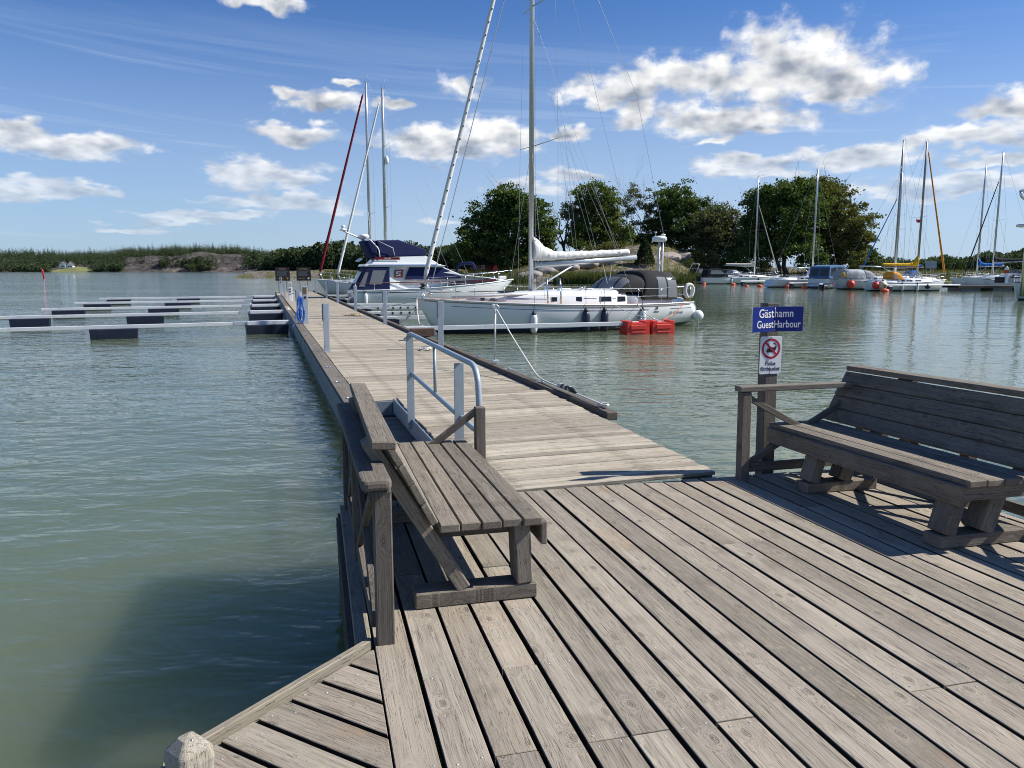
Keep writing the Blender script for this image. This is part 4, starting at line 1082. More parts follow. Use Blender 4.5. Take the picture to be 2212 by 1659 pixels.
def hood(t, name, mat, xf, xt, xa, hw, z0, zt, ztr, winmat=VINYL, windows=True, sidewin=True):
    """folding spray hood or cockpit tent: sloped front, arched roof, aft wall"""
    rows = []
    prof = [(xf, z0, z0 + .03, hw * .98)] + [(xf + (xt - xf) * q, z0, z0 + (zt - z0) * math.sin(q * math.pi / 2) ** .9, hw) for q in (.25, .5, .75, 1)]
    if xa < xt - .1: prof += [(xt + (xa - xt) * q, z0, zt + (ztr - zt) * q + (.03 if q < 1 else 0), hw) for q in (.33, .66, 1)]
    for x, b, z, w in prof:
        row = []
        for k in range(13):
            a = math.pi * k / 12; c, s = math.cos(a), math.sin(a)
            row.append(Vector((x, w * (abs(c) ** .55) * (1 if c > 0 else -1), b + (z - b) * (s ** .55))))
        rows.append(row)
    o = MB().grid(rows)
    o.add(rows[-1], [tuple(range(13))]); h_ = o.build(name, mat, t)
    def patch(r0, r1, k0, k1, out=.012, nm='window'):
        c = sum((rows[r][k] for r in (r0, r1) for k in (k0, k1)), Vector()) / 4
        vs = []
        for r in range(r0, r1 + 1):
            rw = []
            for k in range(k0, k1 + 1):
                p = rows[r][k].copy(); p = c + (p - c) * .86
                n = Vector((p.x - xa, p.y * 1.2, (p.z - z0) * 1.0)).normalized() if r1 < 5 else Vector((0, 1 if p.y > 0 else -1, .25)).normalized()
                rw.append(p + n * out)
            vs.append(rw)
        MB().grid(vs).build(nm, winmat, h_)
    if windows:
        patch(0, 3, 2, 5, .03); patch(0, 3, 7, 10, .03); patch(0, 3, 5, 7, .03)
    if sidewin and len(rows) > 6:
        for k0, k1 in ((0, 3), (9, 12)): patch(5, 6, k0, k1, .03); patch(6, 7, k0, k1, .03)
    return h_

def boat_frame(x, y, heading): return T(x, y, WATER) @ RZ(heading)

# ---- the white 38 foot sailboat
def main_sailboat():
    bow = Vector((-3.42, 27.35)); stern = Vector((6.85, 32.45)); d = (bow - stern).normalized(); Lb = (bow - stern).length
    M = boat_frame(stern.x, stern.y, math.atan2(d.y, d.x))
    t = thing('sailboat', 'large white sailboat with navy waterline and charcoal cockpit tent moored beside the pier', 'sailboat', M)
    h = Hull(Lb, 3.65, (.97, 1.0, 1.27), .55, .64, .75, .62, .43, .62, 1.1, .10, 2.3)
    h.build(t, H_MAIN, W_TEAK, 40, 12, rail=(.026, ALU))
    L = Lb
    # rub rail and cove line
    for s in (-1, 1):
        xs = [i * L / 40 for i in range(1, 40)]
        MB().tube([h.side(x, h.zs(x) - .06, s, .006) for x in xs], .016, 5).build('rub_rail', plain('teak_rub_rail', (.30, .22, .16), .6) if s < 0 else MT['teak_rub_rail'], t)
        MB().tube([h.side(x, h.zs(x) - .20, s, .001) for x in xs[8:36]], .009, 5).build('cove_line', PRINT_N, t)
        MB().tube([h.side(x, h.zs(x) - .20, s, .001) for x in xs[:5]], .009, 5).build('cove_line', PRINT_N, t)
    st = [(9.4, .28, h.zs(9.4), h.zs(9.4) + .10), (8.6, .62, h.zs(8.6), h.zs(8.6) + .26), (7.4, .98, h.zs(7.4), h.zs(7.4) + .40), (6.0, 1.22, h.zs(6), h.zs(6) + .48), (4.4, 1.28, h.zs(4.4), h.zs(4.4) + .53), (3.3, 1.22, h.zs(3.3), h.zs(3.3) + .54)]
    loft_cabin(t, 'cabin_trunk', st, WHITE)
    for s in (-1, 1):
        cabin_window(t, st, 6.55, 5.35, .20, .55, s, WIN, MT['grey_plastic_plate'])
        cabin_window(t, st, 4.55, 4.05, .20, .56, s, WIN, PLGREY); cabin_window(t, st, 3.72, 3.38, .20, .56, s, WIN, PLGREY)
        MB().tube([(x, s * (interp(st, x, 1) * .972 + .004), h.zs(x) + .17) for x in (8.2, 7.4, 6.75)], .010, 5).build('cabin_stripe', PRINT_N, t)
        MB().tube([(x, s * (interp(st, x, 1) * .972 + .004), h.zs(x) + .22) for x in (5.25, 4.7)], .010, 5).build('cabin_stripe', PRINT_N, t)
        MB().tube([(x, s * (interp(st, x, 1) * .972 + .004), h.zs(x) + .22) for x in (3.98, 3.80)], .010, 5).build('cabin_stripe', PRINT_N, t)
    ct = [(3.4, 1.18, h.zs(3), h.zs(3) + .40), (2.0, 1.20, h.zs(2), h.zs(2) + .30), (.4, 1.05, h.zs(.4), h.zs(.4) + .20)]
    loft_cabin(t, 'cockpit_coaming', ct, WHITE)
    for x, y, s_ in ((7.9, 0, .5), (5.4, 0, .42), (4.6, .5, .3)):
        MB().box((x, y, interp(st, x, 3) + .045), (s_, s_, .05)).build('deck_hatch', WIN_P if x > 7 else WHITE, t, bevel=.02)
    for x, y in ((5.9, .6), (5.1, .75), (3.8, .9), (3.9, -.9), (5.9, -.6)):
        MB().lathe([(.05, 0), (.06, .03), (.045, .06), (.07, .10), (.06, .13)], n=12).build('winch', CHROME, t, T(x, y, interp(st, x, 3) - .01))
    for y in (.55, -.55): MB().tube([(7.2, y, h.zs(7) + .40), (6.4, y * 1.1, h.zs(6) + .46), (5.2, y * 1.25, h.zs(5) + .50)], .014, 6).build('grab_rail', W_TEAK, t)
    # dorade and coiled lines on the foredeck
    for x, y in ((9.0, .35), (8.7, .6)): MB().tube([(x + (.10 + .02 * math.sin(3 * a)) * math.cos(a), y + .10 * math.sin(a), h.zs(x) + .05 + .006 * a) for a in [i * .5 for i in range(30)]], .016, 6).build('coiled_line', ROPE_D, t)
    mx = 6.84; z0 = h.zs(mx) + .38
    spars(t, mx, z0, 16.9, MAST, .074, (.345, .66), 3.5, L, h.zs(mx), .0065, stern=None)
    stay(t, 'backstay', (-.05, 0, .95), (2.2, 0, 9.0), .0065); stay(t, 'backstay', (2.2, 0, 9.0), (mx - .15, 0, 16.9), .0065)
    stay(t, 'topping_lift', (2.1, 0, 2.85), (mx - .15, 0, 16.8), .006)
    for q, xx in ((.62, 4.9), (.62, 4.0), (.62, 2.9)):
        for s in (-1, 1): stay(t, 'lazy_jack', (xx, s * .12, 2.95), (5.6, s * .22, 7.6), .0045)
    for s in (-1, 1): stay(t, 'lazy_jack', (5.6, s * .22, 7.6), (mx - .1, s * .1, 11.2), .0045)
    stay(t, 'runner', (3.2, 1.6, 1.1), (mx, 0, 11.4), .005); stay(t, 'halyard', (mx - .14, .08, 1.6), (mx - .12, .06, 16.7), .005); stay(t, 'halyard', (mx + .13, .05, 1.6), (mx + .1, .04, 16.7), .005)
    furl(t, (L - .22, 0, 1.42), (mx + .1, 0, 16.7), SAIL_W, .088, .062, dots=30)
    stay(t, 'inner_forestay', (L - .5, .0, 1.35), (mx + .1, .0, 15.2), .016)
    MB().box((L - .15, 0, 1.30), (.55, .22, .07)).build('bow_roller', CHROME, t, bevel=.02)
    # boom, cover, kicker
    zb = lambda x: 2.44 + (mx - x) * .066
    MB().tube([(mx - .12, 0, zb(mx)), (2.05, 0, zb(2.05))], [.085, .075], 10, flat=1.35).build('boom', MAST, t)
    sail_cover(t, mx, lambda x: zb(x) + .09, 4.55, SAIL_W, 0, .66, .16, -.05, 3)
    MB().tube([(mx - .1, 0, 1.52), (4.85, 0, zb(4.85) - .06)], [.035, .03], 8).build('kicker', ALU, t)
    for x in (3.65, 3.2): stay(t, 'mainsheet', (3.35, 0, 1.5), (x, 0, zb(x) - .1), .008, ROPE_W)
    MB().tube([(mx + .02, .10, 1.6 + .3 * i / 20 + .13 * math.sin(i * 1.7)) if i % 2 else (mx - .12, .12, 1.55 + .35 * i / 20) for i in range(22)], .012, 6).build('coiled_halyard', ROPE_W, t)
    # spinnaker pole along the deck
    MB().tube([(L - 1.2, .45, h.zs(10) + .12), (6.3, 1.0, h.zs(6) + .42)], .04, 8).build('spinnaker_pole', CREAM, t)
    pulpit(t, h); pushpit(t, h)
    lifelines(t, h, (8.6, 6.55, 4.85, 3.1, 1.9), .6, (L - 1.25, h.hb(L - 1.3) * .95, h.zs(L - 1.3) + .62), (1.1, h.hb(.3) * .95, h.zs(1) + .62))
    for x in (6.45, 7.0): MB().tube([(x, 1.62, h.zs(x)), (x + .05, 1.60, h.zs(x) + .95)], .03, 8).build('granny_bar', CHROME, t)
    # spray hood and cockpit tent
    hood(t, 'spray_hood', CHAR, 3.62, 2.85, 2.45, 1.20, h.zs(3.4) + .46, 2.07, 2.05, VINYL, True, False)
    tent = hood(t, 'cockpit_tent', CHAR, 2.6, 2.35, .92, 1.26, h.zs(1.5) + .16, 2.24, 2.20, VINYL, False, True)
    # radar pole, horseshoe buoy
    MB().tube([(.35, -.75, 1.0), (.35, -.75, 3.45)], .06, 10).build('radar_pole', ALU, t)
    MB().tube([(.12, -.80, 1.0), (.12, -.80, 3.5)], .028, 8).build('antenna_pole', WHITE, t)
    rad = MB().lathe([(.10, 0), (.29, .03), (.31, .10), (.30, .19), (.22, .24), (.02, .26)], n=24).build('radome', WHITE, t, T(.35, -.75, 3.42))
    lettering('lettering', 'Raymarine', .085, PRINT_K, rad, T(.35, -.75, 3.55) @ RZ(R(180)) @ T(0, -.312, 0) @ RX(R(90)), ext=.002)
    MB().lathe([(.012, 0), (.012, .18), (.10, .20), (.10, .24), (.03, .27)], n=14).build('gps_antenna', WHITE, t, T(.12, -.8, 3.5))
    MB().lathe([(.012, 0), (.012, .12), (.05, .14), (.05, .18)], n=12).build('gps_antenna', WHITE, t, T(.55, -.75, 3.66))
    for z in (1.5, 2.0, 2.6): MB().tube([(.35, -.68, z), (.30, -.70, z + .25), (.36, -.68, z + .5)], .010, 5).build('cable', BLACK, t)
    hs = MB().tube([(.20 * math.cos(a), 0, .21 * math.sin(a) if a > 0 and a < math.pi else -.32 * abs(math.sin(a))) for a in [R(-80 + i * (340 / 20)) for i in range(21)]], [.05] + [.085] * 19 + [.05], 10, flat=.8)
    hs.build('horseshoe_buoy', CREAM, t, T(.30, h.hb(.3) * .93 + .06, 1.48))
    MB().box((-.1, .5, 1.30), (.30, .12, .42)).build('outboard_bracket', BLACK, t, bevel=.04)
    for s in (.25, .55): MB().tube([(-.62, s, .42), (-.80, s, .10), (-.84, s, -.3)], .016, 6).build('swim_ladder', CHROME, t)
    # transom and names
    def on_side(name, txt, size, x, z, mat, shear=0, bold=0):
        p = h.side(x, z, 1, .004); q = h.side(x - .3, z, 1, .004); r = h.side(x, z + .08, 1, .004)
        X = (q - p).normalized(); Y = (r - p).normalized(); Z = X.cross(Y).normalized(); Y = Z.cross(X)
        Mt = Matrix((X, Y, Z)).transposed().to_4x4(); Mt.translation = p
        lettering(name, txt, size, mat, t, Mt, ext=.003, shear=shear, bold=bold)
    on_side('lettering', '38', .17, 2.20, .79, PRINT_K, .3, .002); on_side('lettering', 'Classic', .11, 2.20, .66, PRINT_K, .5)
    on_side('lettering', 'S/y Vågskvalp', .15, 1.15, .60, MT['grey_plastic_plate'], .5)
    # mooring lines of the boat
    P = lambda u, v, z: M.inverted() @ PW(u, v, z)
    lines = [((L - .3, .25, 1.3), P(23.2, 3.9, 0), .10, ROPE_D), ((L - .5, -.3, 1.3), P(33, 3.9, 0), .12, ROPE_W), ((4.3, 1.75, 1.0), P(25.0, 13.6, -.2), .10, ROPE_W), ((3.2, 1.72, 1.02), P(25.0, 13.6, -.2), .12, ROPE_W)]
    for a, b, s_, m_ in lines: MB().tube(sag(a, b, s_), .013, 6).build('mooring_line', m_, t)
    MB().tube(sag((.4, 1.1, .97), P(25.0, 13.8, -.2), .12), .013, 6).build('mooring_line', ROPE_R, t)
    # white line looped over the bow down to the timber block
    for k in (-.06, .05): MB().tube(sag((L - .05, k, 1.32), P(19.1 + k, 3.75, .28), .35), .011, 6).build('bow_line', ROPE_W, t)
    return t, h, M
sb, sbh, sbM = main_sailboat()
def fender(label, M, x, z, hull, mat, kind='long', side=1, s=1.0, ztop=None):
    zs = hull.zs(x); p = hull.side(x, max(z, .12), side, .13 * s)
    o = M @ p
    t = thing('fender', label, 'fender', M @ T(p.x, p.y, z), 'fenders hanging on moored boats')
    if kind == 'long':
        MB().lathe([(.02, -.36 * s), (.09 * s, -.34 * s), (.125 * s, -.24 * s), (.125 * s, .18 * s), (.10 * s, .28 * s), (.05 * s, .33 * s), (.02, .34 * s)], n=14).build('body', mat, t)
        MB().lathe([(.085 * s, .0), (.07 * s, .07 * s), (.03 * s, .13 * s), (.012, .15 * s)], n=12).build('end_cap', BLACK, t, T(0, 0, .29 * s))
        zt = .40 * s
    else:
        MB().lathe([(.25 * s * math.cos(a), .25 * s * math.sin(a)) for a in [R(-88 + 176 * i / 12) for i in range(13)]], n=18).build('body', mat, t)
        MB().lathe([(.06 * s, 0), (.04 * s, .08 * s)], n=10).build('eye', BLACK if mat != FEND_C else FEND_B, t, T(0, 0, .24 * s)); zt = .3 * s
    q = Vector((x, side * (hull.hb(x) + .01), zs + (.05 if ztop is None else ztop))) - Vector((p.x, p.y, z))
    MB().tube([(0, 0, zt), tuple(q)], .008, 5).build('rope', ROPE_D, t)
    return t
fender('white cylinder fender hanging near the bow of the white sailboat', sbM, 7.55, .38, sbh, FEND_W, ztop=.3)
fender('left of the two navy fenders hanging on the white sailboat', sbM, 5.55, .40, sbh, FEND_B, s=1.15, ztop=.6)
fender('right of the two navy fenders hanging on the white sailboat', sbM, 4.75, .40, sbh, FEND_B, s=1.15, ztop=.6)
fender('white cylinder fender hanging above the red floats on the white sailboat', sbM, 2.95, .42, sbh, FEND_W, ztop=.6)
fender('white ball fender hanging at the stern quarter of the white sailboat', sbM, .12, .42, sbh, FEND_W, 'ball', s=.95)

# ---- motor yacht with navy canvas
def motor_yacht():
    c = PW(46.9 + 1.75, 5.15, 0); M = boat_frame(c.x, c.y, -PA)
    t = thing('motor_yacht', 'white flybridge motor yacht with navy canvas covers moored stern to the pier', 'motor yacht', M)
    L = 10.6
    h = Hull(L, 3.6, (1.02, 1.18, 1.62), .5, .92, 1.5, -.12, .35, .55, 1.5, -.35, 2.4)
    h.build(t, H_MOTOR, WHITE, 34, 10, rail=(.03, WHITE))
    W = lambda z: 1.45 - .10 * max(0, z - 1.1)
    fw = lambda x, z: min(W(z), h.hb(min(x, L)) * .92)
    zs = h.zs
    MB().prism([(2.2, 1.0), (2.2, 2.42), (3.1, 2.45), (5.55, 2.45), (6.75, 1.95), (8.6, 1.78), (9.9, 1.62), (9.9, 1.45), (2.2, 1.0)], fw).build('cabin', WHITE, t, bevel=.04, seg=2)
    for s in (-1, 1):
        for x0, x1 in ((5.9, 6.95), (7.03, 8.2), (8.28, 9.2)):
            zc = lambda x: 1.30 + .045 * (x - 5.9)
            y = lambda x, z: fw(x, z) + .004
            q = [(x0 + .12, zc(x0) + .0), (x1, zc(x1) + .03), (x1, zc(x1) + .23), (x0, zc(x0) + .25)]
            vs = [Vector((x, s * y(x, z), z)) for x, z in q]; vi = [v - Vector((0, s * .03, 0)) for v in vs]
            MB().add(vs + vi, [(0, 1, 2, 3), (4, 7, 6, 5)] + [(i, 4 + i, 4 + (i + 1) % 4, (i + 1) % 4) for i in range(4)]).build('window', WIN_P, t)
        # navy window cover
        q = [(3.15, 1.66), (3.5, 2.40), (5.5, 2.40), (6.55, 1.98), (6.75, 1.72)]
        vs = [Vector((x, s * (fw(x, z) + .012), z)) for x, z in q]; vi = [v - Vector((0, s * .03, 0)) for v in vs]; n = len(q)
        MB().add(vs + vi, [tuple(range(n)), tuple(n + i for i in reversed(range(n)))] + [(i, n + i, n + (i + 1) % n, (i + 1) % n) for i in range(n)]).build('window_cover', NAVY, t)
        MB().tube([(x, s * (fw(x, zs(x) + .27) + .006), 1.52 + .02 * (x - 5)) for x in (2.25, 4, 6, 8, 9.3)], .022, 5).build('maroon_stripe', MT['dark_red_canvas'], t)
    MB().prism([(5.55, 2.46), (6.78, 1.96), (6.80, 1.93), (5.5, 2.40)], lambda x, z: fw(x, z) - .02).build('windscreen_cover', NAVY, t, T(.02, 0, .02))
    # aft cockpit enclosure
    aw = 1.5
    MB().prism([(.12, 1.02), (.9, 2.44), (2.25, 2.44), (2.25, 1.02)], aw).build('cockpit_enclosure', NAVY, t, bevel=.05, seg=2)
    for s in (-1, 1):
        MB().prism([(1.0, 1.38), (1.25, 2.22), (2.05, 2.22), (1.75, 1.38)], .012).build('vinyl_window', VINYL, t, T(0, s * (aw + .006), 0))
        MB().prism([(.38, 1.25), (.80, 2.1), (.98, 2.1), (.72, 1.25)], .012).build('vinyl_window', VINYL, t, T(0, s * (aw + .006), 0))
    MB().add([(.27, -1.0, 1.40), (.66, -1.0, 2.12), (.66, 1.0, 2.12), (.27, 1.0, 1.40)], [(0, 1, 2, 3)]).build('vinyl_window', VINYL, t, T(-.03, 0, .02))
    # flybridge
    MB().prism([(.70, 2.46), (.80, 2.60), (5.1, 2.62), (5.75, 2.50), (5.6, 2.44), (.75, 2.44)], 1.52).build('flybridge_deck', WHITE, t, bevel=.03, seg=2)
    MB().prism([(1.2, 2.60), (1.5, 2.98), (4.5, 3.12), (5.25, 2.66), (5.3, 2.60)], lambda x, z: 1.40 - .25 * (z - 2.6)).build('flybridge_coaming', WHITE, t, bevel=.05, seg=2)
    for s in (-1, 1): MB().tube([(1.0, s * 1.525, 2.53), (5.2, s * 1.525, 2.55)], .018, 5).build('blue_stripe', BLUE_C, t)
    can = MB().prism([(1.75, 3.00), (1.55, 4.02), (2.95, 4.05), (4.55, 3.50), (4.62, 3.12), (3.0, 3.05)], lambda x, z: 1.32 - .30 * max(0, z - 3.2))
    can.build('flybridge_cover', NAVY, t, bevel=.10, seg=3)
    MB().prism([(.72, 4.0), (1.2, 2.98), (1.62, 2.98), (1.48, 4.0)], lambda x, z: 1.25 - .1 * (z - 3)).build('arch_cover', NAVY, t, bevel=.06, seg=2)
    for s in (-1, 1):
        MB().tube(bend([(1.7, s * 1.36, 2.95), (1.66, s * 1.34, 3.5), (1.15, s * 1.22, 4.05), (.9, s * 1.1, 4.1)], .2), .035, 8).build('arch_tube', WHITE, t)
        MB().tube([(1.65, s * 1.36, 3.95), (2.5, s * 1.38, 3.55), (2.6, s * 1.38, 3.1)], .02, 6).build('cover_piping', CREAM, t)
    MB().tube([(1.0, 0, 4.05), (-.2, 0, 4.55), (-.3, 0, 4.62)], [.06, .045, .05], 8).build('antenna_arm', WHITE, t)
    MB().lathe([(.12, 0), (.22, .02), (.22, .08), (.1, .12), (.10, .2), (.14, .22), (.12, .32)], n=14).build('searchlight', WHITE, t, T(-.28, 0, 4.60))
    rad = MB().lathe([(.12, 0), (.29, .03), (.31, .12), (.29, .24), (.20, .27)], n=20).build('radome', WHITE, t, T(.95, 0, 4.13))
    lettering('lettering', 'Raymarine', .09, PRINT_K, rad, T(.95, 0, 4.27) @ T(0, -.312, 0) @ RX(R(90)), ext=.002)
    MB().tube([(1.5, 1.0, 4.0), (1.4, 1.0, 5.8)], .012, 6).build('whip_antenna', WHITE, t)
    MB().box((.62, 0, 2.85), (.30, 1.6, .10), RY(R(-38)) @ Matrix.Identity(4)).build('folded_ladder', ALU, t, bevel=.02)
    for s in (-1, 1):
        nb = MB().box((0, 0, 0), (1.5, .012, .16)).build('name_board', MT['dark_red_canvas'], t, T(2.15, s * 1.40, 2.93), bevel=.003)
    lettering('lettering', 'LOUISE', .13, PRINT_W, nb, T(2.15, -1.408, 2.93) @ RX(R(90)), ext=.003)
    lettering('lettering', 'STOREBRO ROYAL CRUISER', .115, PRINT_RB, t, T(3.6, -(fw(3.6, 1.3) + .006), 1.36) @ RX(R(90)), ext=.003, sx=.95)
    # red S emblem on the white panel
    e = T(2.82, -(fw(2.8, 1.95) + .006), 2.02) @ RX(R(90))
    pl = MB().plate([(-.24, .24), (.30, .24), (.24, -.24), (-.30, -.24)], .004).build('emblem', PRINT_RB, t, e @ T(0, 0, .004))
    MB().plate([(-.14, .14), (.16, .14), (.15, .08), (-.06, .08), (-.08, .02), (.12, -.02), (.10, -.14), (-.18, -.14), (-.17, -.08), (.02, -.08), (.03, -.04), (-.16, .0)], .003).build('emblem_letter', WHITE, pl, e @ T(0, 0, .007))
    # rails
    for s in (-1, 1):
        pts = [Vector((x, s * (h.hb(x) * .93), zs(x) + .62)) for x in (4.6, 6, 7.5, 9, 10.1)] + [Vector((L - .05, s * .1, zs(L) + .60))]
        MB().tube(pts, .016, 6).build('bow_rail', CHROME, t)
        for x in (4.6, 5.8, 7, 8.2, 9.4): MB().tube([(x, s * h.hb(x) * .93, zs(x)), (x, s * h.hb(x) * .93, zs(x) + .63)], .013, 6).build('rail_post', CHROME, t)
        MB().tube([(.1, s * 1.62, 1.45), (2.4, s * 1.68, 1.50), (4.6, s * 1.68, 1.56)], .016, 6).build('side_rail', W_TEAK, t)
        for x in (.15, 1.3, 2.6): MB().tube([(x, s * 1.64, 1.0), (x, s * 1.64, 1.46)], .013, 6).build('rail_post', CHROME, t)
    MB().tube(bend([(6.9, .6, 1.9), (7.0, .6, 2.6), (7.9, .2, 2.7), (8.1, .2, 2.3)], .3), .10, 8).build('folded_awning', NAVY, t)
    MB().lathe([(.16, 0), (.2, .1), (.14, .2)], n=14).build('anchor_winch', CHROME, t, T(9.2, 0, 1.62))
    MB().box((9.9, .2, 1.75), (.5, .3, .2)).build('anchor_box', WHITE, t, bevel=.04)
    return t, h, M
my, myh, myM = motor_yacht()
fender('small white fender hanging at the stern of the motor yacht', myM, .7, .55, myh, FEND_W, side=-1, s=1.0, ztop=.4)

# ---- other sailboats
def sailboat(label, M, L, B, fb, mx, H, hull, mast, cover=None, hoodm=None, furlm=None, furl_top=1.0, boomz=2.3, boomL=None, tent=None, deckm=None, wr=.010, tw=.62, rs=.35, seed=1, group='sailboats at the harbour', cover_tall=.55, spread=(.45,), furlr=(.085, .05), name='sailboat', det=True):
    t = thing(name, label, 'sailboat', M, group)
    h = Hull(L, B, fb, .5, tw, L * .08, rs, .43, .65, 1.1, .05, 2.2)
    h.build(t, hull, deckm or WHITE, 24, 8, rail=(.025, ALU))
    z = h.zs
    st = [(L * .80, B * .10, z(L * .8), z(L * .8) + .12), (L * .68, B * .26, z(L * .68), z(L * .68) + .30), (L * .5, B * .34, z(L * .5), z(L * .5) + .42), (L * .33, B * .35, z(L * .33), z(L * .33) + .48)]
    loft_cabin(t, 'cabin', st, WHITE)
    for s in (-1, 1):
        for a, b in ((.62, .54), (.50, .43), (.40, .36)): cabin_window(t, st, L * a, L * b, .25, .56, s, WIN)
    loft_cabin(t, 'coaming', [(L * .34, B * .34, z(L * .3), z(L * .3) + .36), (L * .05, B * .28, z(0.3), z(.3) + .22)], WHITE)
    z0 = z(mx) + .42
    spars(t, mx, z0, H, mast, .085, spread, B, L, z(mx), wr, stern=(.05, 0, z(0)))
    bl = boomL or mx * .62; zb = lambda x: boomz + (mx - x) * .03
    MB().tube([(mx - .1, 0, zb(mx)), (mx - bl, 0, zb(mx - bl))], .065, 8).build('boom', mast, t)
    if cover is not None: sail_cover(t, mx, lambda x: zb(x) + .06, bl * .98, cover, 0, cover_tall, .17, .0, seed)
    MB().tube([(mx - .08, 0, z0 + .15), (mx - bl * .35, 0, zb(mx - bl * .35) - .05)], .028, 6).build('kicker', mast, t)
    top = (mx + .1, 0, z0 + (H - z0) * furl_top)
    if furlm is not None: furl(t, (L - .15, 0, z(L) + .1), top, furlm, *furlr)
    else: stay(t, 'forestay', (L - .1, 0, z(L)), top, wr)
    pulpit(t, h); pushpit(t, h)
    lifelines(t, h, [L * k for k in (.74, .58, .42, .26)], .6, (L - 1.25, h.hb(L - 1.3) * .95, z(L - 1.3) + .62), (1.1, h.hb(.2) * .95, z(1) + .62), wr * .7)
    if hoodm is not None: hood(t, 'spray_hood', hoodm, L * .40, L * .33, L * .27, B * .34, z(L * .33) + .36, z(L * .33) + 1.12, z(L * .3) + 1.1)
    if tent is not None: hood(t, 'cockpit_tent', tent, L * .27, L * .25, L * .04, B * .36, z(L * .1) + .2, z(.5) + 1.18, z(.5) + 1.12, VINYL, False, True)
    MB().box((-.05, 0, z(0) * .35), (.10, .05, 1.0)).build('rudder', WHITE, t, bevel=.02)
    return t, h
HP = math.pi - PA * 1.0                      # bow towards the pier
def pier_boat(u, v): p = PW(u, v, 0); return p
# two behind the motor yacht (bow to the pier)
def bowin(bx, by, L): d = Vector((math.cos(HP), math.sin(HP))); return boat_frame(bx - d.x * L, by - d.y * L, HP)
bA = at(684, 600, 68); MA = bowin(bA.x, 68, 12.4)
sA, hA = sailboat('tall sailboat behind the motor yacht with dark red furled sail', MA, 12.4, 3.8, (1.05, 1.05, 1.4), 7.7, 18.2, H_GREY, MAST, None, None, RED_C, .975, 2.6, wr=.008, spread=(.33, .66), furlr=(.13, .08))
bB = at(722, 605, 61); MBm = bowin(bB.x, 61, 11.3)
sB, hB = sailboat('sailboat behind the motor yacht with slim white furled sail and grey hull', MBm, 11.3, 3.6, (1.0, 1.0, 1.3), 7.2, 16.1, H_GREY, MAST, None, None, SAIL_W, .965, 2.5, wr=.008, spread=(.38, .70), furlr=(.11, .065))
t = thing('radar_reflector', 'oval white reflector hoisted on the right hand mast behind the motor yacht', 'reflector', MBm @ T(7.0, .2, 10.7))
MB().lathe([(.02, -.34), (.10, -.28), (.16, -.1), (.16, .1), (.10, .28), (.02, .34)], n=12).build('body', FEND_W, t)
MB().tube([(0, 0, -3.0), (0, 0, 3.4)], .006, 5).build('halyard', WIRE, t)
t = thing('inflatable_dinghy', 'grey inflatable dinghy upside down on the deck of a far sailboat', 'dinghy', MA @ T(5.6, .9, 1.45))
MB().tube(bend([(-1.2, -.5, 0), (.7, -.5, .02), (1.25, 0, .10), (.7, .5, .02), (-1.2, .5, 0)], .5, 6), .21, 10).build('tube', GREY_C, t)
MB().box((-.2, 0, .12), (2.2, .8, .06)).build('floor', GREY_C, t, bevel=.03); MB().tube(bend([(-1.1, -.5, .22), (.7, -.5, .24), (1.2, 0, .32), (.7, .5, .24), (-1.1, .5, .22)], .5, 6), .03, 6).build('rub_strip', BLACK, t)

# ---- the harbour on the right. heading 0 points the bow to +x
def hb(xs, Y, head): p = at(xs, 600, Y); return boat_frame(p.x, Y, head)
HD = R(8)
M1 = hb(1537, 121, HD)
s1, h1 = sailboat('white sailboat with beige boom cover and pale furled jib in front of dark trees', M1, 11.2, 3.6, (1.0, 1.0, 1.25), 7.0, 16.3, H_WHITE, MAST, SAIL_B, GREY_C, SAIL_B, .74, 2.7, 5.0, rs=.9, seed=5)
M2 = hb(1664, 97.5, R(14))
s2_, h2 = sailboat('white sailboat with bare mast left of the blue canopied cruiser', M2, 10.0, 3.2, (.95, .95, 1.2), 5.95, 14.6, H_BLUE, MAST, None, None, None, .95, 2.4, rs=.5, seed=6)
M3 = hb(1806, 88, R(12))
s3, h3 = sailboat('sailboat with grey cockpit tent, stern left, behind the yellow covered one', M3, 11.0, 3.4, (1.1, 1.0, 1.25), 7.6, 13.0, H_GREY, MAST, None, GREY_C, None, .95, 2.5, tent=GREY_C, rs=-.35, seed=7)
M4 = hb(2022, 99, R(184))
s4, h4 = sailboat('sailboat with brown mast, blue boom cover and blue furled jib, bow left', M4, 10.4, 3.3, (1.0, 1.0, 1.25), 5.6, 18.0, H_WHITE, MAST_DARK, BLUE_C, BLUE_C, BLUE_C, .60, 2.4, 3.8, rs=.3, seed=8)
M5 = hb(1872, 82, R(7))
s5, h5 = sailboat('white sailboat with yellow boom cover and orange furled jib', M5, 9.1, 3.0, (.95, .9, 1.2), 5.7, 15.3, H_WHITE, MAST_DARK, YEL, ORANGE_C, ORANGE_C, .965, 2.45, 4.2, rs=-.25, seed=9, cover_tall=.95, furlr=(.11, .06))
M6 = hb(2190, 104, R(180))
s6, h6 = sailboat('white sailboat with bright blue boom cover behind the floating dock', M6, 8.6, 3.0, (.95, .95, 1.15), 5.0, 15.6, H_WHITE, MAST, BLUE_C, None, None, .8, 2.6, 3.6, rs=.2, seed=10, cover_tall=.85)
M7 = hb(2250, 96, R(178))
s7, h7 = sailboat('long white sailboat with black boom cover and black furled jib at the right', M7, 9.6, 3.2, (1.1, 1.1, 1.3), 6.0, 16.2, H_WHITE, MAST, CHAR, CHAR, CHAR, .80, 3.1, 4.4, rs=.2, seed=11, cover_tall=.4)
t = thing('pennant', 'small red pennant flying under a spreader of the yellow covered sailboat', 'flag', M5 @ T(5.0, -.9, 7.4))
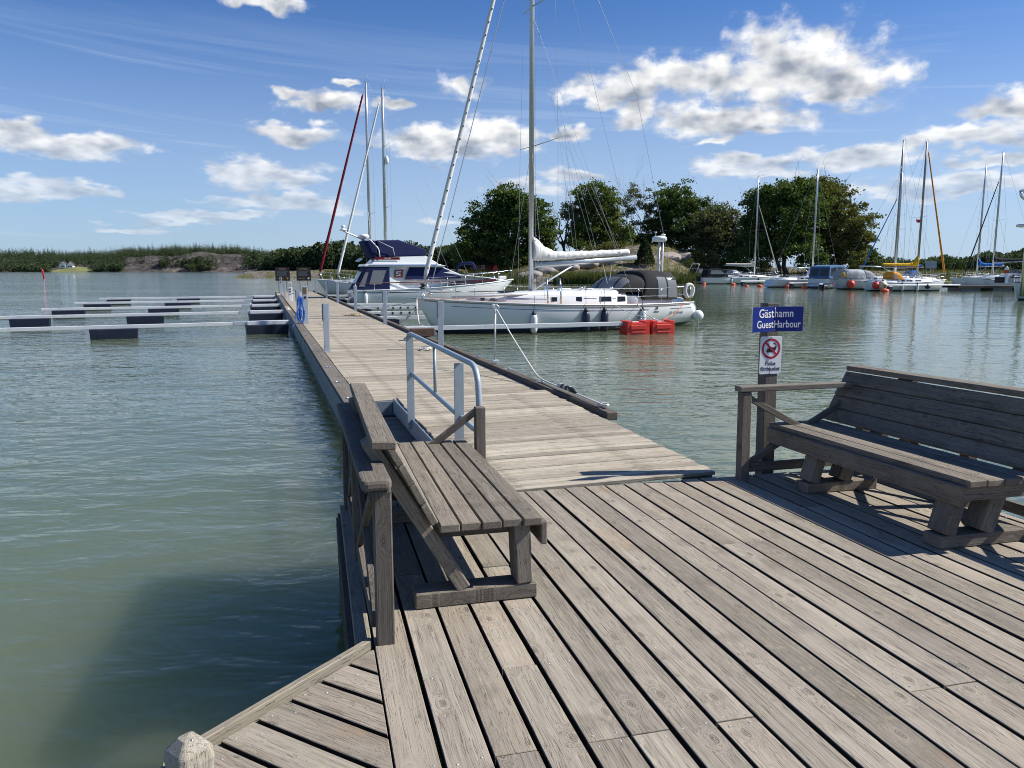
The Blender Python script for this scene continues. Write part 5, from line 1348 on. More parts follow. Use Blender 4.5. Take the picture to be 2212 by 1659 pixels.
MB().add([(0, 0, 0), (0, 0, -.32), (-.25, .03, -.36), (-.5, -.02, -.25), (-.5, -.02, .07), (-.25, .03, -.04)], [(0, 1, 2, 5), (5, 2, 3, 4)]).build('cloth', PRINT_R, t)
MB().tube([(0, 0, -3), (0, 0, 2.0)], .006, 5).build('halyard', WIRE, t)
fender('red ball fender at the stern of the grey tented sailboat', M3, .9, .62, h3, FEND_R, 'ball', -1, 1.75)
fender('right red ball fender at the stern of the yellow covered sailboat', M5, .35, .62, h5, FEND_R, 'ball', -1, 1.5)
fender('cream ball fender at the stern of the yellow covered sailboat', M5, 1.0, .62, h5, FEND_C, 'ball', -1, 1.85)
fender('left white fender on the side of the yellow covered sailboat', M5, 3.1, .42, h5, FEND_W, 'long', -1, 1.1)
fender('middle white fender on the side of the yellow covered sailboat', M5, 4.75, .42, h5, FEND_W, 'long', -1, 1.1)
fender('navy ball fender on the side of the yellow covered sailboat', M5, 6.05, .46, h5, FEND_B, 'ball', -1, .95)
fender('white fender on the side of the beige covered sailboat', M1, 2.6, .5, h1, FEND_W, 'long', -1, 1.0)
fender('dark fender on the side of the beige covered sailboat', M1, 6.9, .55, h1, FEND_B, 'long', -1, 1.0)
t = thing('life_ring', 'yellow life ring case on the stern rail of the blue canopied cruiser side', 'life ring', M3 @ T(.1, -1.1, 1.6))
MB().tube(hoop((0, 0, 0), .25, 18, (0, 1, 0)), .08, 8, cap=False).build('ring', YEL, t)

# ---- motorboats
def motorboat(label, M, L, B, fb, prof, cab=WHITE, canopy=None, can=CHAR, arch=None, hull=H_WHITE, wins=True, vin=(), group='motorboats at the harbour', outboard=False, aft=False):
    t = thing('motorboat', label, 'motorboat', M, group)
    h = Hull(L, B, fb, .4, .9, L * .14, -.15, .35, .55, 1.5, -.3, 2.4); h.build(t, hull, WHITE, 22, 7, rail=(.03, BLACK))
    hw = lambda x, z: min(B * .42 - .08 * max(0, z - 1.2), h.hb(max(0, min(x, L))) * .9)
    if prof: MB().prism(prof, hw).build('cabin', cab, t, bevel=.05, seg=2)
    if canopy: MB().prism(canopy, lambda x, z: B * .43 - .06 * max(0, z - 1.6)).build('canopy', can, t, bevel=.07, seg=2)
    for q, mt in vin:
        for s in (-1, 1):
            cw = lambda x, z: max(hw(x, z), B * .43 - .06 * max(0, z - 1.6)) if canopy else hw(x, z)
            vs = [Vector((x, s * (cw(x, z) + .014), z)) for x, z in q]
            vi = [v - Vector((0, s * .02, 0)) for v in vs]; n = len(q)
            MB().add(vs + vi, [tuple(range(n)), tuple(n + i for i in reversed(range(n)))] + [(i, n + i, n + (i + 1) % n, (i + 1) % n) for i in range(n)]).build('window', mt, t)
    if arch:
        for s in (-1, 1): MB().tube(bend([(arch[0], s * B * .43, fb[0]), (arch[1], s * B * .40, arch[2]), (arch[1] - .1, 0, arch[2] + .05)], .35), .09, 8, flat=.5).build('arch', WHITE, t)
    for s in (-1, 1):
        pts = [Vector((x * L, s * h.hb(x * L) * .93, h.zs(x * L) + .55)) for x in (.5, .65, .8, .92)] + [Vector((L - .05, 0, h.zs(L) + .55))]
        MB().tube(pts, .02, 6).build('bow_rail', CHROME, t)
        for x in (.5, .65, .8, .92): MB().tube([(x * L, s * h.hb(x * L) * .93, h.zs(x * L)), (x * L, s * h.hb(x * L) * .93, h.zs(x * L) + .55)], .016, 6).build('rail_post', CHROME, t)
    MB().box((-.35, 0, .32), (.7, B * .8, .07)).build('swim_platform', WHITE, t, bevel=.02)
    if aft:
        for yy in (-.62, .62): MB().box((0, 0, 0), (.03, 1.0, .85)).build('window', WIN, t, T(.13, yy, 1.92) @ RY(R(7)))
    if outboard:
        ob = MB().prism([(-.45, .25), (-.55, 1.1), (-.35, 1.35), (.0, 1.3), (.05, .9), (-.1, .2)], .2).build('outboard', BLACK, t, bevel=.05, seg=2)
    return t, h
motorboat('white sports cruiser with arched frame half hidden behind the charcoal tent', hb(1478, 126, R(16)), 8.5, 3.0, (1.2, 1.2, 1.5), [(2.6, 1.1), (2.8, 1.7), (4.2, 1.75), (7.6, 1.5), (7.6, 1.2)],
          canopy=[(1.4, 1.2), (1.6, 2.3), (2.6, 2.4), (3.9, 1.75), (3.9, 1.2)], arch=(1.2, 2.0, 3.1), vin=(([(1.8, 1.6), (1.9, 2.2), (2.6, 2.25), (3.5, 1.75)], VINYL),))
motorboat('low white motorboat with black folding canopy and outboard', hb(1512, 120, R(10)), 7.2, 2.6, (1.0, 1.05, 1.35), [(3.2, 1.0), (3.4, 1.4), (6.2, 1.35), (6.2, 1.1)],
          canopy=[(.6, 1.1), (.9, 2.25), (2.9, 2.35), (4.1, 1.4), (4.1, 1.1)], vin=(([(1.2, 1.5), (1.3, 2.1), (2.8, 2.15), (3.6, 1.5)], VINYL),), outboard=True)
motorboat('small motorboat with dark cover moored beside the beige covered sailboat', hb(1550, 127, R(10)), 6.8, 2.5, (.95, 1.0, 1.3), [(3.2, 1.0), (3.4, 1.4), (6.0, 1.3), (6.0, 1.1)],
          canopy=[(.4, 1.0), (.7, 2.2), (2.7, 2.3), (3.9, 1.4), (3.9, 1.0)], vin=(([(1.0, 1.5), (1.1, 2.0), (2.6, 2.1), (3.4, 1.5)], VINYL),), outboard=True)
motorboat('white cabin cruiser with pale roof behind the bare masted sailboat', hb(1728, 112, R(8)), 8.6, 3.0, (1.1, 1.15, 1.5), [(1.5, 1.0), (1.7, 1.9), (2.2, 2.55), (4.6, 2.6), (5.4, 1.75), (8.0, 1.5), (8.0, 1.2)],
          vin=(([(2.1, 1.85), (2.4, 2.4), (3.3, 2.4), (3.3, 1.85)], WIN), ([(3.45, 1.85), (3.45, 2.4), (4.4, 2.4), (4.9, 1.85)], WIN)))
motorboat('white cruiser with tall dusty blue canopy, stern towards the camera', hb(1768, 93, R(38)), 8.4, 3.1, (1.15, 1.2, 1.5), [(2.6, 1.1), (2.8, 1.9), (4.2, 2.0), (7.6, 1.6), (7.6, 1.2)],
          canopy=[(.05, 1.2), (.25, 2.62), (1.9, 2.78), (3.6, 2.70), (4.3, 1.9), (4.3, 1.2)], can=STEELB, vin=(([(.35, 1.5), (.45, 2.42), (1.65, 2.52), (1.65, 1.5)], WIN), ([(1.9, 1.5), (1.9, 2.52), (3.4, 2.46), (3.8, 1.9), (3.8, 1.5)], WIN)), hull=H_BLUE, aft=True)
motorboat('small white cabin boat moored behind the floating dock', hb(2262, 87, R(182)), 7.4, 2.5, (.85, .9, 1.2), [(2.2, .9), (2.5, 1.75), (4.6, 1.8), (5.4, 1.2), (6.8, 1.1), (6.8, .9)],
          vin=(([(2.7, 1.3), (2.8, 1.65), (3.4, 1.68), (3.4, 1.3)], WIN), ([(3.55, 1.3), (3.55, 1.68), (4.5, 1.7), (4.9, 1.3)], WIN)))
# near bow at the right edge with a polished pole
MN = hb(2300, 58, R(181.5)); 
t, hN = motorboat('white boat bow entering the picture at the right edge', MN, 3.9 + 0.0, 2.6, (1.0, 1.1, 1.35), None, hull=H_WHITE)
t = thing('hooped_pole', 'polished steel pole with two curved hoops at the right picture edge', 'pole', T(*at(2207, 640, 57)) @ T(0, 0, 0))
P0 = at(2207, 600, 57); zp = lambda y: at(2207, y, 57).z - at(2207, 640, 57).z
MB().tube([(0, 0, zp(640)), (.02, 0, zp(430))], .16, 12).build('pole', CHROME, t)
for y, w in ((412, 1.0), (487, 1.0)):
    z = zp(y)
    MB().tube(bend([(2.6, -.2, z), (-.2, -.6, z), (-.95, 0, z), (-.2, .6, z - .05), (2.6, .3, z)], .55, 7), .085, 9).build('hoop', CHROME, t)
MB().tube(bend([(-.8, 0, zp(415)), (-.7, 0, zp(425)), (-.1, 0, zp(437)), (0, 0, zp(450))], .3, 5), .10, 9).build('hoop_strut', CHROME, t)

# ---- floating dock, buoys
DKp = at(2052, 622, 82.5)
t = thing('floating_dock', 'dark floating plank dock at the right behind the harbour water', 'dock', T(DKp.x, 82.5, WATER) @ RZ(R(6)))
rd = random.Random(31)
for i in range(60): board('plank', t, (.1 + i * .2, -1.3, .52), (.1 + i * .2, 1.4, .52), .17, .04, W_EDGE)
for y in (-1.32, 1.42): board('kerb', t, (0, y, .42), (12.1, y, .42), .14, .22, W_EDGE)
for x in (1.6, 5.2, 9): MB().box((x, 0, .1), (2.2, 2.2, .5)).build('float', CONC, t, bevel=.03)
t = thing('dock_light', 'white post with red band and small lamp on the floating dock', 'post', T(*(at(2172, 612, 81.5))))
zq = at(2172, 612, 81.5).z
MB().box((0, 0, .8), (.32, .32, 1.6)).build('post', WHITE, t, bevel=.02); MB().box((0, 0, 1.22), (.336, .336, .34)).build('red_band', RED_F, t)
MB().lathe([(.20, 0), (.10, .08), (.04, .16)], n=12).build('lamp_cap', WHITE, t, T(0, 0, 1.6)); MB().box((-.35, .3, .35), (.9, .7, .6)).build('equipment_box', BLACK, t, bevel=.02)
t = thing('white_sign', 'small blank white sign on a pole above the reeds', 'sign', T(*at(2009, 600, 118)))
MB().tube([(0, 0, 0), (0, 0, 2.2)], .04, 8).build('pole', ALU_POST, t); MB().box((0, -.05, 1.95), (1.6, .04, 1.1)).build('panel', GREY_C, t, bevel=.01); MB().box((0, -.075, 1.95), (1.6, .01, .05)).build('panel_seam', PLGREY, t)
BU = [(1521, 118, .9, 'farthest left orange buoy beside the black canopied motorboat'), (1584, 114, 1, 'orange buoy with black shackle under the stern of the beige covered sailboat'), (1613.4, 104, .75, 'small low orange buoy alone between two taller ones'),
      (1641.7, 102.5, 1, 'orange buoy with black shackle just left of the bare masted sailboat stern'), (1702.4, 96.5, 1.05, 'orange buoy under the side of the bare masted sailboat'), (1739, 93, 1.05, 'orange buoy left of the blue canopied cruiser stern'),
      (1775.7, 89.5, 1.05, 'orange buoy below the blue canopied cruiser'), (1912.8, 79, 1.2, 'nearest orange buoy in front of the yellow covered sailboat')]
for x, Y, s, lb in BU:
    s *= .64
    p = at(x, 600, Y); t = thing('mooring_buoy', lb, 'buoy', T(p.x, Y, WATER) @ Matrix.Rotation(random.uniform(-.12, .12), 4, 'Y'), 'orange mooring buoys')
    MB().lathe([(.10 * s, -.35 * s), (.50 * s, -.2 * s), (.56 * s, .0), (.55 * s, .22 * s), (.44 * s, .34 * s), (.16 * s, .40 * s), (.10 * s, .48 * s)], n=16).build('body', ORANGE, t)
    MB().tube([(0, 0, .45 * s), (0, 0, .8 * s)], .05 * s, 7).build('shackle', BLACK, t)
    if s > .55: MB().box((.02, 0, .85 * s), (.42 * s, .12, .10 * s)).build('shackle_bar', BLACK, t, bevel=.02)
# harbour booms seen as thin white beams
for x0, x1, Y, lb in ((1600, 1665, 108, 'thin white boom beside the beige covered sailboat'), (1705, 1765, 94.5, 'thin white boom beside the bare masted sailboat'), (1770, 1825, 88, 'thin white boom in front of the blue canopied cruiser'), (1915, 2075, 79.8, 'long white boom along the yellow covered sailboat')):
    a = at(x0, 600, Y); b = at(x1, 600, Y + 3); t = thing('harbour_boom', lb, 'boom', T(a.x, Y, WATER) @ RZ(math.atan2(3, b.x - a.x)), 'booms of the harbour')
    l = math.hypot(b.x - a.x, 3); MB().box((l / 2, 0, .62), (l, .14, .16)).build('beam', ALU, t, bevel=.01); MB().box((.5, 0, .25), (.5, .35, .6)).build('float', BLUE_F, t, bevel=.03)
# spar buoy in the bay
p = at(95, 600.5, 196); t = thing('spar_buoy', 'leaning red spar buoy out in the bay at the left', 'buoy', T(p.x, 196, WATER) @ RY(R(-6)))
MB().lathe([(.20, -1), (.20, 1.6), (.16, 2.3), (.02, 2.35)], n=10).build('spar', PRINT_R, t)
# ------------------------------------------------------------------ island and shores
def sstep(a, b, x): q = min(1, max(0, (x - a) / (b - a))); return q * q * (3 - 2 * q)
def shore(x):
    return 122 + 14 * sstep(6, -8, x) + 60 * sstep(-8, -45, x) + 10 * sstep(24, 40, x) + 60 * sstep(66, 110, x)
def isle_h(x, y):
    d = y - shore(x)
    if d < 0: return -1.6 + .05 * max(d, -12)
    n = mnoise.fractal(Vector((x * .09, y * .09, 0)), 1.0, 2.0, 5)
    n2 = mnoise.fractal(Vector((x * .35, y * .35, 3)), 1.0, 2.0, 3)
    edge = sstep(66, 96, x)
    return -.9 + 1.75 * (1 - math.exp(-d / 4)) + 5.0 * math.exp(-((x - 25) / 17) ** 2) * sstep(2, 24, d) * (1 - edge) + n * .9 * sstep(0, 8, d) * (1 - .8 * edge) + n2 * .35 * sstep(0, 4, d) * (1 - .9 * edge)
def heightfield(name, fn, x0, x1, y0, y1, nx, ny, mat, kind='structure'):
    xs = np.linspace(x0, x1, nx); ys = np.linspace(y0, y1, ny)
    v = np.array([(x, y, fn(x, y)) for y in ys for x in xs], np.float32)
    i = np.arange(nx * ny).reshape(ny, nx); f = np.stack([i[:-1, :-1], i[:-1, 1:], i[1:, 1:], i[1:, :-1]], -1).reshape(-1, 4)
    o = link(name, npmesh(name, v, f, True), mat); tag(o, None, None, None, kind); return o
heightfield('island_ground', isle_h, -70, 130, 112, 215, 180, 96, GROUND)

def leaf_quads(P, size, r, jit=.35):
    """one bent leaf clump per point; each its own island"""
    n = len(P); a = r.normal(size=(n, 3)); a /= np.linalg.norm(a, axis=1, keepdims=True)
    b = np.cross(a, r.normal(size=(n, 3))); b /= np.linalg.norm(b, axis=1, keepdims=True) + 1e-9
    s = (size * (1 + jit * r.uniform(-1, 1, n)))[:, None] if np.ndim(size) == 0 else size[:, None] * (1 + jit * r.uniform(-1, 1, (n, 1)))
    c = np.cross(a, b)
    V = np.stack([P - a * s * .5, P + b * s * .36 + c * s * .12, P + a * s * .5, P - b * s * .36 + c * s * .12], 1).reshape(-1, 3)
    F = np.arange(4 * n).reshape(n, 4); return V, F

def limb(mb, p, q, r0, r1, rr, depth, out):
    p, q = Vector(p), Vector(q); n = 5; pts = [p]
    for i in range(1, n + 1):
        k = i / n; pts.append(p.lerp(q, k) + Vector((rr.uniform(-1, 1), rr.uniform(-1, 1), rr.uniform(-.5, 1))) * (q - p).length * .06 * (1 if i < n else 0))
    mb.tube(pts, [r0 + (r1 - r0) * i / n for i in range(n + 1)], 6 if depth > 1 else 5, cap=False)
    if depth > 0:
        for i in range(2, n + 1):
            for _ in range(2 if depth > 1 else 1):
                a = pts[i]; L = (q - p).length * rr.uniform(.35, .6)
                d = ((q - p).normalized() + Vector((rr.uniform(-1, 1), rr.uniform(-1, 1), rr.uniform(-.2, .9))) * .9).normalized()
                e = a + d * L; k = r1 + (r0 - r1) * (1 - i / n); limb(mb, a, e, k * .6, k * .2, rr, depth - 1, out)
    out.append(q)
def tree(name, label, cx, Y, base_y, lobes, leaf, bark=BARK, size=.55, dens=1.0, trunk=.38, seed=1, branches=1, group='trees on the island', gap=.47, cat='tree', stems=1):
    """lobes as ellipses in survey pixels at depth Y"""
    rr = random.Random(seed); r = np.random.default_rng(seed)
    base = at(cx, base_y, Y); base.z = isle_h(base.x, Y) - .2 if Y < 210 else base.z
    t = thing(name, label, cat, T(*base), group)
    k = Y / FPX; L = []
    for lx, ly, rx, ry in lobes:
        c = at(lx, ly, Y) - base; L.append((np.array((c.x, c.y + rr.uniform(-1, 1) * rx * k * .5, c.z)), rx * k, ry * k))
    mb = MB(); tips = []
    zc = min(c[2] for c, _, _ in L)
    top = np.mean([c for c, _, _ in L], axis=0)
    for s_ in range(stems):
        dx = (s_ - (stems - 1) / 2) * 1.6
        fork = Vector((top[0] * .35 + dx, top[1] * .3, max(1.2, zc * .75)))
        mb.tube([(dx, 0, -.3), (dx * .9, 0, .4), tuple(fork * .55), tuple(fork)], [trunk * 1.35, trunk, trunk * .85, trunk * .7], 8, cap=False)
    for c, rx, ry in L: limb(mb, fork, Vector(c) + Vector((0, 0, ry * .3)), trunk * .5, trunk * .1, rr, branches, tips)
    mb.build('trunk', bark, t)
    P = []
    cs = .92 if size > .4 else .75                       # boughs: flattened clusters spread through each lobe
    for c, rx, rz in L:
        m = max(6, int(dens * 5.2 * (rx * rz * 2 + rx * rx) / (cs * cs) * .27))
        u = r.normal(size=(m, 3)); u /= np.linalg.norm(u, axis=1, keepdims=True); rad = r.uniform(.06, 1.12, m) ** .55
        K = c + u * rad[:, None] * np.array((rx, rx * .9, rz)) * (1 + .12 * r.normal(size=(m, 1)))
        nl = int(26 * (cs / size) ** 2 * .58); k = np.repeat(K, nl, 0); sz = np.repeat(r.uniform(.65, 1.3, m), nl)[:, None]
        g = r.normal(size=(len(k), 3)) * np.array((.62, .62, .34)) * cs * sz
        P.append(k + g)
    P = np.concatenate(P); P = P[P[:, 2] > .1]
    V, F = leaf_quads(P, size, r)
    link('crown', npmesh('crown', V, F), leaf, t)
    return t
tree('oak_tree', 'broad dark oak at the left end of the island behind the sailboat mast', 1078, 146, 590, [(1100, 450, 58, 44), (1055, 485, 50, 48), (1150, 478, 46, 52), (1018, 520, 34, 36), (1090, 525, 70, 45), (1176, 515, 26, 40), (1008, 555, 24, 24), (1128, 560, 60, 24), (1090, 425, 40, 22)], L_DARK, seed=2, size=.44, gap=.55)
tree('oak_tree', 'rounded green tree right of the bare dead tree on the island mound', 1272, 154, 541, [(1282, 428, 44, 30), (1255, 465, 36, 40), (1314, 468, 32, 42), (1280, 505, 52, 34), (1326, 505, 24, 30), (1240, 520, 24, 18)], L_MID, seed=3, size=.42, gap=.5, trunk=.3, stems=2)
tree('oak_tree', 'wide green tree in the middle of the island, right of the sparse tall tree', 1462, 158, 556, [(1450, 436, 46, 34), (1500, 465, 44, 34), (1428, 475, 36, 38), (1485, 508, 62, 36), (1410, 512, 24, 30), (1530, 492, 30, 28), (1450, 545, 50, 20), (1550, 520, 30, 34), (1400, 535, 34, 18)], L_DARK, seed=4, size=.42, gap=.5, trunk=.3, stems=2)
tree('thin_tree', 'tall sparse tree with visible bare branches above its neighbours on the island', 1380, 157, 545, [(1372, 412, 24, 30), (1400, 440, 22, 30), (1365, 455, 26, 34), (1385, 495, 36, 34), (1370, 525, 34, 20)], L_SPARSE, BARK_L, size=.34, dens=.24, trunk=.20, seed=5, branches=3)
tree('thin_tree', 'olive tree with grey leaning trunks at the right of the island mound', 1562, 148, 585, [(1552, 470, 44, 26), (1580, 500, 42, 36), (1528, 508, 38, 38), (1560, 545, 52, 28), (1606, 520, 26, 42)], L_SPARSE, BARK, size=.42, dens=.8, trunk=.26, seed=6, branches=2, stems=3, gap=.56)
tree('oak_tree', 'very large dark tree behind the thin harbour masts at the right', 1690, 141, 596, [(1660, 436, 44, 44), (1700, 418, 52, 32), (1636, 490, 34, 50), (1700, 478, 70, 60), (1742, 430, 40, 38), (1690, 530, 72, 32), (1640, 545, 34, 26), (1625, 455, 22, 30)], L_DARK, seed=7, size=.44, gap=.46, trunk=.5, stems=2)
tree('oak_tree', 'large olive green tree with ragged right side at the island end', 1800, 145, 594, [(1762, 404, 34, 20), (1800, 440, 52, 44), (1828, 480, 44, 44), (1790, 500, 60, 45), (1852, 510, 32, 34), (1815, 545, 46, 24), (1800, 410, 32, 20)], L_OLIVE, seed=8, size=.42, gap=.56, trunk=.42, stems=2)
tree('oak_tree', 'small dark round tree standing far behind at the right end of the island', 1868, 206, 585, [(1868, 548, 25, 20), (1852, 556, 20, 18), (1880, 562, 16, 16)], L_DARK, seed=9, size=.6, trunk=.25)
# dead tree
p = at(1218, 545, 151); p.z = isle_h(p.x, 151) - .2
t = thing('dead_tree', 'bare dead tree with crooked branches between two leafy trees', 'tree', T(*p)); mb = MB(); rr = random.Random(12); o_ = []
for q in ((-1.2, 0, 8.8), (1.2, .4, 10.2), (2.0, -.5, 11.2), (-2.3, .3, 6.5)): limb(mb, (0, 0, 2.2), q, .20, .03, rr, 2, o_)
mb.tube([(0, 0, -.3), (.1, 0, 1), (0, 0, 2.4)], [.36, .3, .26], 8); mb.build('trunk', BARK, t)
# shrubs
sh = [(1250, 150, 545, [(1250, 525, 17, 18)], L_MID, 'round green shrub left of the mound top on the island'), (1305, 146, 552, [(1290, 540, 26, 9), (1320, 536, 24, 10)], L_OLIVE, 'low olive scrub along the mound top above the boom'),
      (1350, 150, 548, [(1352, 505, 20, 30), (1340, 530, 16, 14)], L_MID, 'tall green shrub under the sparse tree'), (1235, 138, 575, [(1190, 560, 20, 16), (1180, 575, 18, 10)], L_DARK, 'dark shrub at the foot of the left oak'),
      (1430, 140, 592, [(1420, 575, 16, 12), (1440, 580, 14, 10)], L_MID, 'small bright shrub left of the radar pole'), (1475, 136, 596, [(1470, 580, 18, 12), (1490, 575, 16, 14)], L_MID, 'bright green shrub right of the radar pole'),
      (1520, 140, 590, [(1515, 555, 20, 20), (1535, 565, 22, 16)], L_OLIVE, 'olive shrub under the leaning trunks'), (1600, 138, 594, [(1600, 560, 26, 26), (1575, 572, 16, 14)], L_DARK, 'dark understory shrub beside the large dark tree'),
      (1745, 139, 596, [(1735, 560, 24, 22), (1765, 565, 22, 18)], L_DARK, 'dark understory shrub between the two large trees'), (1840, 142, 594, [(1840, 565, 26, 18)], L_OLIVE, 'low shrub under the ragged olive tree'),
      (1650, 137, 597, [(1650, 572, 20, 14)], L_OLIVE, 'small shrub behind the beige covered sailboat')]
for i, (cx, Y, by, lb, lm, la) in enumerate(sh): tree('shrub', la, cx, Y, by, lb, lm, seed=40 + i, size=.34, dens=.8, trunk=.07, group='shrubs on the island', cat='shrub', gap=.35)
# juniper
p = at(1392, 585, 133); p.z = isle_h(p.x, 133)
t = thing('juniper_bush', 'dark conical juniper left of the radar pole on the island slope', 'bush', T(*p)); r = np.random.default_rng(77)
n = 3000; z = r.uniform(0, 1, n) ** .8; rad = (1.75 * (1 - z) ** .65 + .08) * r.uniform(.5, 1.05, n) ** .5; a = r.uniform(0, 2 * np.pi, n)
V, F = leaf_quads(np.stack([rad * np.cos(a), rad * np.sin(a), -.2 + z * 4.3], 1), .30, r); link('foliage', npmesh('foliage', V, F), L_CONIF, t)
MB().tube([(0, 0, -.2), (0, 0, 1.5)], .1, 6).build('trunk', BARK, t)

# reeds and grass
def blades(name, pts, h, w, mat, seed, lean=.18):
    r = np.random.default_rng(seed); P = np.asarray(pts, np.float32); n = len(P)
    hh = h * r.uniform(.65, 1.15, n); a = r.uniform(0, np.pi, n); d = np.stack([np.cos(a), np.sin(a), np.zeros(n)], 1) * w
    tip = P + np.stack([r.normal(0, lean, n) * hh + .12 * hh, r.normal(0, lean, n) * hh, hh], 1); mid = P * .45 + tip * .55 + np.array((0, 0, .05))
    V = np.stack([P - d, P + d, mid + d * .8, tip, mid - d * .8], 1).reshape(-1, 3); i = np.arange(n)[:, None] * 5
    F = np.concatenate([i + np.array([[0, 1, 2, 4]]), i + np.array([[4, 2, 3, 3]])], 0)
    F3 = np.concatenate([i + np.array([[0, 1, 2]]), i + np.array([[0, 2, 4]]), i + np.array([[4, 2, 3]])], 0)
    o = link(name, npmesh(name, V, F3), mat); return o
rs_ = np.random.default_rng(5)
def scatter(n, xr, off, fn=shore, z=None):
    xs = rs_.uniform(*xr, n); ys = np.array([fn(x) for x in xs]) + rs_.uniform(*off, n)
    return np.stack([xs, ys, np.array([max(WATER - .1, isle_h(x, y) - .05) if z is None else z for x, y in zip(xs, ys)])], 1)
pts = np.concatenate([scatter(5200, (6.5, 21), (-2.8, 1.2)), scatter(1200, (21, 34), (-1.5, 2))])
pts[:, 2] = np.maximum(pts[:, 2], WATER - .1)
tag(blades('shore_reeds', pts, 2.0, .05, L_REED, 6), 'green reed bed along the island waterline', 'reeds', None, 'stuff')
pts = scatter(3500, (-48, 3), (-3, 4)); tag(blades('far_reeds', pts, 1.7, .06, L_REED, 7), 'green reeds along the shore left of the island', 'reeds', None, 'stuff')
pts = scatter(9000, (-15, 66), (3, 45)); tag(blades('dry_grass', pts, .55, .05, L_GRASS, 8, .3), 'dry grass on the island', 'grass', None, 'stuff')
# marsh to the right with reed beds
def marsh(x, y): return -.62 + .25 * sstep(0, 8, y - (150 - 8 * sstep(60, 130, x)))
heightfield('marsh_ground', lambda x, y: marsh(x, y) - (.8 if y < 139 else 0), 58, 330, 136, 420, 60, 50, MEADOW)
n = 15000; xs = rs_.uniform(58, 240, n); ys = 142 + 150 * rs_.uniform(0, 1, n) ** 1.7
tag(blades('marsh_reeds', np.stack([xs, ys, np.full(n, -.6)], 1), 2.1, .075, leafmat('golden_reeds', (.13, .12, .05), (.085, .10, .036), (.22, .18, .08)), 9), 'golden green reed marsh behind the harbour boats', 'reeds', None, 'stuff')

# granite slabs at the foot of the mound
def rock(label, x, y, z, sx, sy, sz, seed):
    bm = bmesh.new(); bmesh.ops.create_icosphere(bm, subdivisions=3, radius=1.0)
    for v in bm.verts:
        k = mnoise.fractal(v.co * 1.1 + Vector((seed * 7, 0, 0)), 1, 2, 4); v.co *= 1 + .32 * k; v.co.x *= sx; v.co.y *= sy; v.co.z *= sz
    me = bpy.data.meshes.new('rock'); bm.to_mesh(me); bm.free(); me.polygons.foreach_set('use_smooth', [True] * len(me.polygons))
    o = link('shore_rock', me, CLIFF_N, None, T(x, y, z) @ RZ(seed)); tag(o, label, 'rock', 'granite slabs at the foot of the island mound')
CLIFF_N = plain('grey_granite', (.30, .265, .235), .9, 0, .35, 1.2, bmp=.6, stain=(.16, .14, .12))
RL = ['granite slab just right of the sailboat mast at the waterline', 'granite slab below the sail cover, second from the mast', 'granite slab below the sail cover, third from the mast', 'leftmost granite slab, left of the sailboat mast under the oak', 'granite slab below the middle of the boom', 'granite slab below the outer end of the boom', 'pale granite slab right of the juniper on the slope', 'pale granite slab right of the radar pole under the trees']
for i, (x, y, z, a, b_, c) in enumerate(((1150, 128, .3, 2.6, 2.2, 1.1), (1180, 131, .9, 3.2, 2.2, 1.3), (1215, 132, 1.6, 3.0, 2.4, 1.2), (1130, 134, .2, 2.4, 2, .9), (1265, 134, 2.3, 2.6, 2, .9), (1320, 136, 2.5, 2.4, 2, .9), (1440, 142, 3.4, 3, 2.4, 1.3), (1480, 144, 3.2, 2.6, 2.4, 1.3))):
    p = at(x, 600, y); rock(RL[i], p.x, y, z, a, b_, c, i + 1)

# red shed below the oak
p = at(1043, 590, 149); zg = isle_h(p.x, 149)
t = thing('red_shed', 'small red boathouse shed in the shade under the left oak', 'shed', T(p.x, 149, zg - .1) @ RZ(R(-18)))
MB().prism([(-1.5, 0), (-1.5, 1.75), (0, 2.7), (1.5, 1.75), (1.5, 0)], 2.5).build('wall', BARN, t, RZ(R(90)))
for s in (-1, 1): MB().prism([(0, 2.74), (0, 2.86), (s * 1.85, 1.66), (s * 1.85, 1.54)], 2.75).build('roof', ROOFD, t, RZ(R(90)))
for x in (-1.5, .6):
    w_ = MB().box((x, -1.52, 1.1), (.7, .05, .7)).build('window', WHITE, t); MB().box((x, -1.55, 1.1), (.56, .02, .56)).build('pane', WIN, w_)
MB().box((-.4, -1.52, .9), (.8, .05, 1.7)).build('door', BROWNP, t)
p = at(1071, 590, 143); t = thing('red_kayak', 'red board standing upright beside the shed', 'board', T(p.x, 143, isle_h(p.x, 143)))
MB().lathe([(.05, 0), (.42, .25), (.5, .9), (.42, 1.5), (.05, 1.9)], n=12).build('body', RED_F, t, Matrix.Diagonal((1, .25, 1, 1)))

